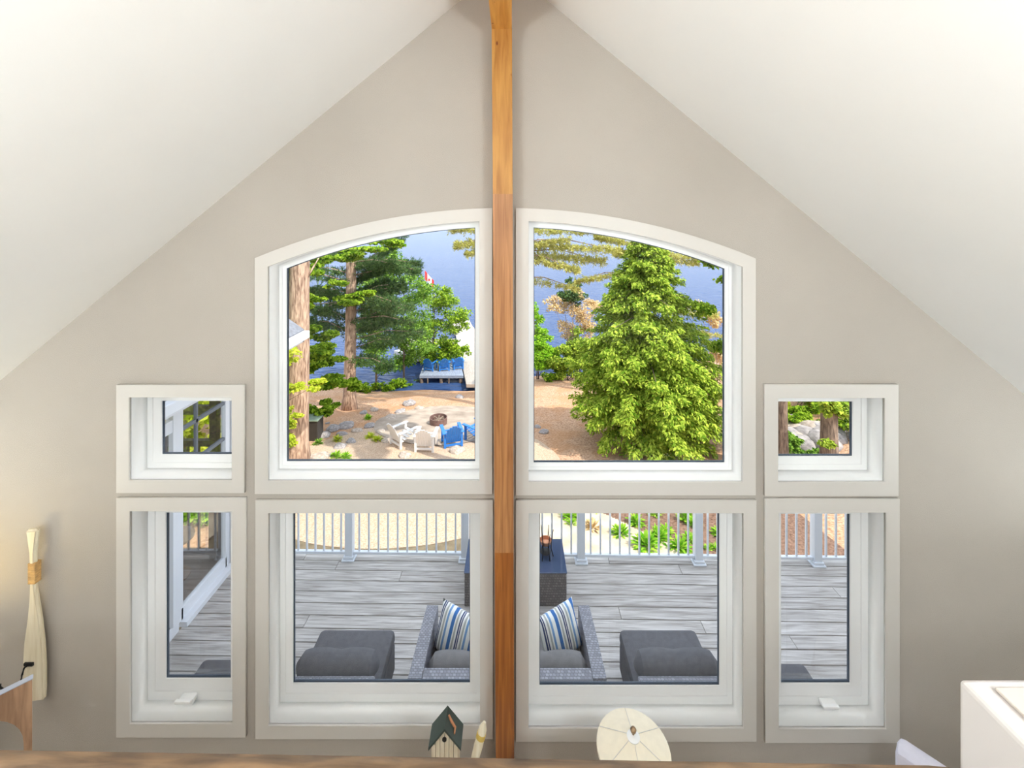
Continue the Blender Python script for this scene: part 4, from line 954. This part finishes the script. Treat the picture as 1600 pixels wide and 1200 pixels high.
for i, (a, b, r, lab) in enumerate([(497, 718, .55, 'large pale boulder at the foot of the thick left trunk'), (520, 672, .5, 'long flat pale stone in the left rock row'), (540, 668, .6, 'longest pale stone of the left rock row'), (506, 682, .42, 'rounded grey stone left of the rock row'),
    (534, 680, .36, 'grey stone in front of the rock row'), (558, 675, .36, 'grey stone at the right end of the rock row'), (577, 667, .4, 'pale stone right of the rock row'), (568, 646, .35, 'small stone behind the rock row'), (585, 642, .4, 'pinkish stone near the pine roots'), (512, 662, .16, 'tiny pale stone in the shade'),
    (633, 714, .42, 'boulder in front of the left white chair'), (718, 622, .45, 'white boulder on the bank above the fire pit'), (640, 632, .6, 'pale boulder behind the fire pit, left'), (655, 640, .42, 'flat boulder behind the fire pit'), (610, 655, .5, 'purple-grey boulder left of the fire pit'), (625, 645, .45, 'pale boulder at the patio edge'),
    (605, 690, .4, 'low boulder left of the white chairs'), (595, 676, .35, 'boulder between rock row and patio'), (714, 707, .5, 'flat stone in front of the blue chairs'), (840, 668, .26, 'small pale stone at the mulch edge by the post'), (850, 676, .34, 'rounded pale boulder in front of the evergreen shade'), (530, 700, .4, 'brown stone near the thick trunk'), (548, 692, .35, 'small brown stone below the rock row'), (520, 712, .3, 'small stone beside the large pale boulder'), (1000, 660, .3, 'pale stone under the evergreen'), (1042, 668, .4, 'white stone under the evergreen at right')]):
    rock(a, b, r, lab, .45, 'boulders around the fire pit garden')
for i in range(16):
    a, b = 1222 + (i % 6) * 13 + RNG.uniform(-4, 4), 664 + (i // 6) * 12 + (i % 6) * 4
    rock(a, b, RNG.uniform(.45, .75), 'grey rock in the %s row of the right bank, %s from the left' % (['upper', 'middle', 'lower'][i // 6], ['first', 'second', 'third', 'fourth', 'fifth', 'sixth'][i % 6]), .5, 'rocks of the right bank')
for i, (a, b, m) in enumerate([(525, 716, L_shrub), (498, 695, L_sap), (527, 690, L_yellow), (575, 655, L_shrub), (578, 685, L_yellow), (590, 690, L_yellow), (540, 718, L_shrub)]):
    lab = ['bright leafy plant beside the large pale boulder', 'grass tuft below the rounded grey stone', 'pale grass tuft in front of the rock row', 'green plant behind the rock row', 'yellow plant at the right of the rock row', 'yellow plant left of the white chairs', 'low green plant at the window edge near the boulder'][i]
    hosta(a, b, .32, lab, m)

# fire pit
g = G(685, 664); fp = thing('fire_pit', 'round dark fire pit in front of the chairs', 'fire pit', g); g = g + Vector((0, 0, .05)); M_fp = mat('rusty_steel', C(120, 92, 84), .8, 8, .3)
MB().lathe([(.36, 0), (.37, .28), (.345, .28), (.335, .05), (0, .05)], g, 28).build('ring', M_fp, fp, True)
MB().lathe([(.33, .051), (.2, .1), (0, .13)], g, 20).build('ash', mat('ash', C(150, 130, 124), 1, 20, .4), fp, True)
for k in range(4):
    t = k * .8; MB().tube([(g.x - .25 * math.cos(t), g.y - .25 * math.sin(t), g.z + .12), (g.x + .25 * math.cos(t), g.y + .25 * math.sin(t), g.z + .22)], .035, 8).build('log', M_bark2, fp)
# bin behind the trunk
g = G(488, 686); bn = thing('compost_bin', 'dark garden box with grey-green lid beside the thick trunk', 'box', g); w_ = .3
MB().box(g.x - w_, g.x + w_ - .02, g.y - .2, g.y + .35, g.z - .03, g.z + .75, bev=.02).build('body', mat('box_dark', C(58, 52, 46), .8), bn)
MB().box(g.x - w_ - .03, g.x + w_ + .01, g.y - .24, g.y + .42, g.z + .76, g.z + .82, bev=.02).build('lid', mat('lid_green', C(130, 146, 128), .6), bn)

# ------------------------------------------------------------ adirondack chairs
def adirondack(m, label, group):
    t = thing('adirondack_chair', label, 'chair', (0, 0, 0), group)
    for s in (-1, 1):
        MB().box(s * .31 - .04, s * .31 + .04, .26, .34, 0, .56, bev=.008).build('leg', m, t)
        MB().box(s * .31 - .04, s * .31 + .04, -.36, -.28, 0, .56, bev=.008).build('leg', m, t)
        MB().box(s * .335 - .065, s * .335 + .065, -.40, .42, .561, .595, bev=.012).build('arm', m, t)
    for k in range(5):
        y = .3 - k * .125; z = .39 - k * .045
        MB().box(-.265, .265, y - .056, y + .056, z - .015, z + .015, bev=.004).build('seat_slat', m, t)
    a = math.radians(-24)
    for k in range(6):
        x = -.225 + k * .09; top = .80 - .035 * abs(k - 2.5) ** 1.5
        R_ = Matrix.Translation((x, -.27, .2)) @ Matrix.Rotation(-a, 4, 'X')
        MB().box(-.0405, .0405, -.014, .014, 0, top, M=R_, bev=.004).build('back_slat', m, t)
    MB().box(-.27, .27, -.42, -.38, .49, .56, bev=.004).build('back_rail', m, t)
    MB().box(-.27, .27, -.345, -.305, .09, .16, bev=.004).build('stretcher', m, t)
    return t
M_cw = mat('chair_white', C(224, 220, 216), .5, 4, .02); M_cb = mat('chair_blue', C(40, 116, 196), .45, 4, .06)
w1 = adirondack(M_cw, 'left white garden chair turned towards the fire pit', 'white garden chairs by the fire pit')
b1 = adirondack(M_cb, 'left blue garden chair beside the fire pit', 'blue garden chairs by the fire pit')
def put(o, px, py, deg):
    g = G(px, py); o.location = (g.x, g.y, g.z + .055); o.rotation_euler = (0, 0, math.radians(deg))
put(w1, 630, 695, -42); put(b1, 706, 696, 18)
w2 = dup(w1, (0, 0, 0), 0, 'middle white garden chair with its back to the house', 'white garden chairs by the fire pit'); put(w2, 666, 702, -2)
b2 = dup(b1, (0, 0, 0), 0, 'right blue garden chair at the edge beside the timber post', 'blue garden chairs by the fire pit'); put(b2, 745, 688, 52)

# ------------------------------------------------------------ dock, boat, flag
dk = thing('dock', 'pale wooden dock with walkway and side platform on the lake', 'dock', (-3, 30, -6.5))
M_dock = wood('dock_boards', C(152, 140, 128), C(178, 166, 154), (8, 1, 8), 3); M_dock2 = wood('dock_platform_boards', C(128, 136, 152), C(158, 166, 180), (6, 1, 6), 3)
def slabq(nm, pts, z0, z1, m):
    n = len(pts); v = [(x, y, z1) for x, y in pts] + [(x, y, z0) for x, y in pts]
    MB().add(v, [tuple(range(n)), tuple(range(n, 2 * n))[::-1]] + [(i, (i + 1) % n, n + (i + 1) % n, n + i) for i in range(n)]).build(nm, m, dk)
slabq('walkway', [(-2.85, 27.2), (-.7, 27.2), (-3.7, 42.2), (-5.6, 42.2)], -6.2, -6.0, M_dock)
slabq('end_section', [(-5.62, 42.22), (-3.72, 42.22), (-4.5, 45.7), (-6.4, 45.7)], -6.2, -6.06, M_dock)
slabq('side_platform', [(-6.1, 28.7), (-3.2, 28.7), (-3.7, 31.3), (-6.3, 31.3)], -6.15, -5.98, M_dock2)
slabq('far_platform', [(-9.2, 35.5), (-4.6, 35.5), (-5.0, 38.0), (-9.4, 38.0)], -6.2, -6.0, M_dock)
for x, y in ((-6.0, 28.85), (-3.4, 28.85), (-4.7, 28.85), (-1.2, 30), (-3.2, 34.5), (-2.8, 37), (-5.3, 41), (-4.6, 45), (-8.9, 35.7), (-6.9, 35.7)):
    MB().tube([(x, y, -7.9), (x, y, -6.2)], .12, 8).build('pile', M_bark2, dk)
for x in (-5.6, -4.2): MB().box(x, x + .08, 28.71, 28.75, -6.6, -6.15).build('brace', M_bark2, dk)
for k, (x, y, r, lab) in enumerate([(-5.6, 29.9, -15, 'left blue chair on the dock platform'), (-4.65, 29.9, 10, 'middle blue chair on the dock platform'), (-3.75, 30.2, 15, 'right blue chair on the dock platform')]):
    o = dup(b1, (x, y, -5.98), math.radians(r), lab, 'blue chairs on the dock')
bt = thing('motor_boat', 'white boat with blue seats moored beside the dock', 'boat', (-7, 34, -6.5))
pr = []; 
for t in np.linspace(0, 1, 9):
    wv = .95 * (1 - max(0, t - .45) ** 2 * 3.2); yv = 33.6; xx = -4.9 - 4.2 * t
    pr.append([(xx, yv - wv, -5.75), (xx, yv - wv * .8, -6.35), (xx, yv, -6.6), (xx, yv + wv * .8, -6.35), (xx, yv + wv, -5.75), (xx, yv + wv * .85, -5.78), (xx, yv, -6.1), (xx, yv - wv * .85, -5.78)])
v = [p for q in pr for p in q]; f = [(i * 8 + k, i * 8 + (k + 1) % 8, i * 8 + 8 + (k + 1) % 8, i * 8 + 8 + k) for i in range(8) for k in range(8)] + [tuple(range(8)), tuple(range(64, 72))]
MB().add(v, f).build('hull', M_cw, bt, True)
for x in (-5.6, -6.7): MB().box(x - .3, x + .3, 33.0, 34.2, -6.05, -5.6, bev=.06).build('seat', M_cb, bt)
MB().box(-7.5, -7.42, 32.95, 34.25, -5.8, -5.35).build('windshield', M_dock2, bt)
fl = thing('flag_pole', 'red and white flag drooping on a pole by the dock', 'flag', (-7.35, 36.5, -6.0))
xf, yf = P(663, 428, 36.5).x, 36.5; fl.location = (xf, yf, -6.0)
MB().tube([(xf, yf, -6.0), (xf, yf, .35)], [.025, .02], 8).build('pole', M_dock2, fl)
M_red = mat('flag_red', C(226, 60, 60), .8); M_wh = mat('flag_white', C(248, 244, 244), .8)
def strip(nm, u0, u1, m):
    v = []; n = 5
    for i in range(n + 1):
        u = u0 + (u1 - u0) * i / n
        for h in (0, 1): v.append((xf + .05 + u * .75, yf + .06 * math.sin(u * 9), .1 - u * .85 - h * (.75 - .1 * u)))
    v += [(a, b + .012, c) for a, b, c in v]; k = 2 * (n + 1)
    f = [(2 * i, 2 * i + 1, 2 * i + 3, 2 * i + 2) for i in range(n)] + [(k + 2 * i, k + 2 * i + 2, k + 2 * i + 3, k + 2 * i + 1) for i in range(n)]
    return MB().add(v, f).build(nm, m, fl)
strip('flag_red_band', 0, .25, M_red); strip('flag_white_band', .25, .75, M_wh); strip('flag_red_band', .75, 1.0, M_red)
ang = [90, 70, 55, 30, 20, 0, -25, -60, -80]; rr = [1, .5, .75, .45, .9, .5, .65, .4, .5]
lp = [(rr[i] * math.cos(math.radians(a)), rr[i] * math.sin(math.radians(a))) for i, a in enumerate(ang)]; lp = lp + [(-x, z) for x, z in lp[::-1] if abs(x) > 1e-6]
me = prism([(xf + .05 + .375 + x * .15, -.66 + z * .18) for x, z in lp], [], yf - .12, yf - .085); link('leaf_emblem', me, M_red, fl)
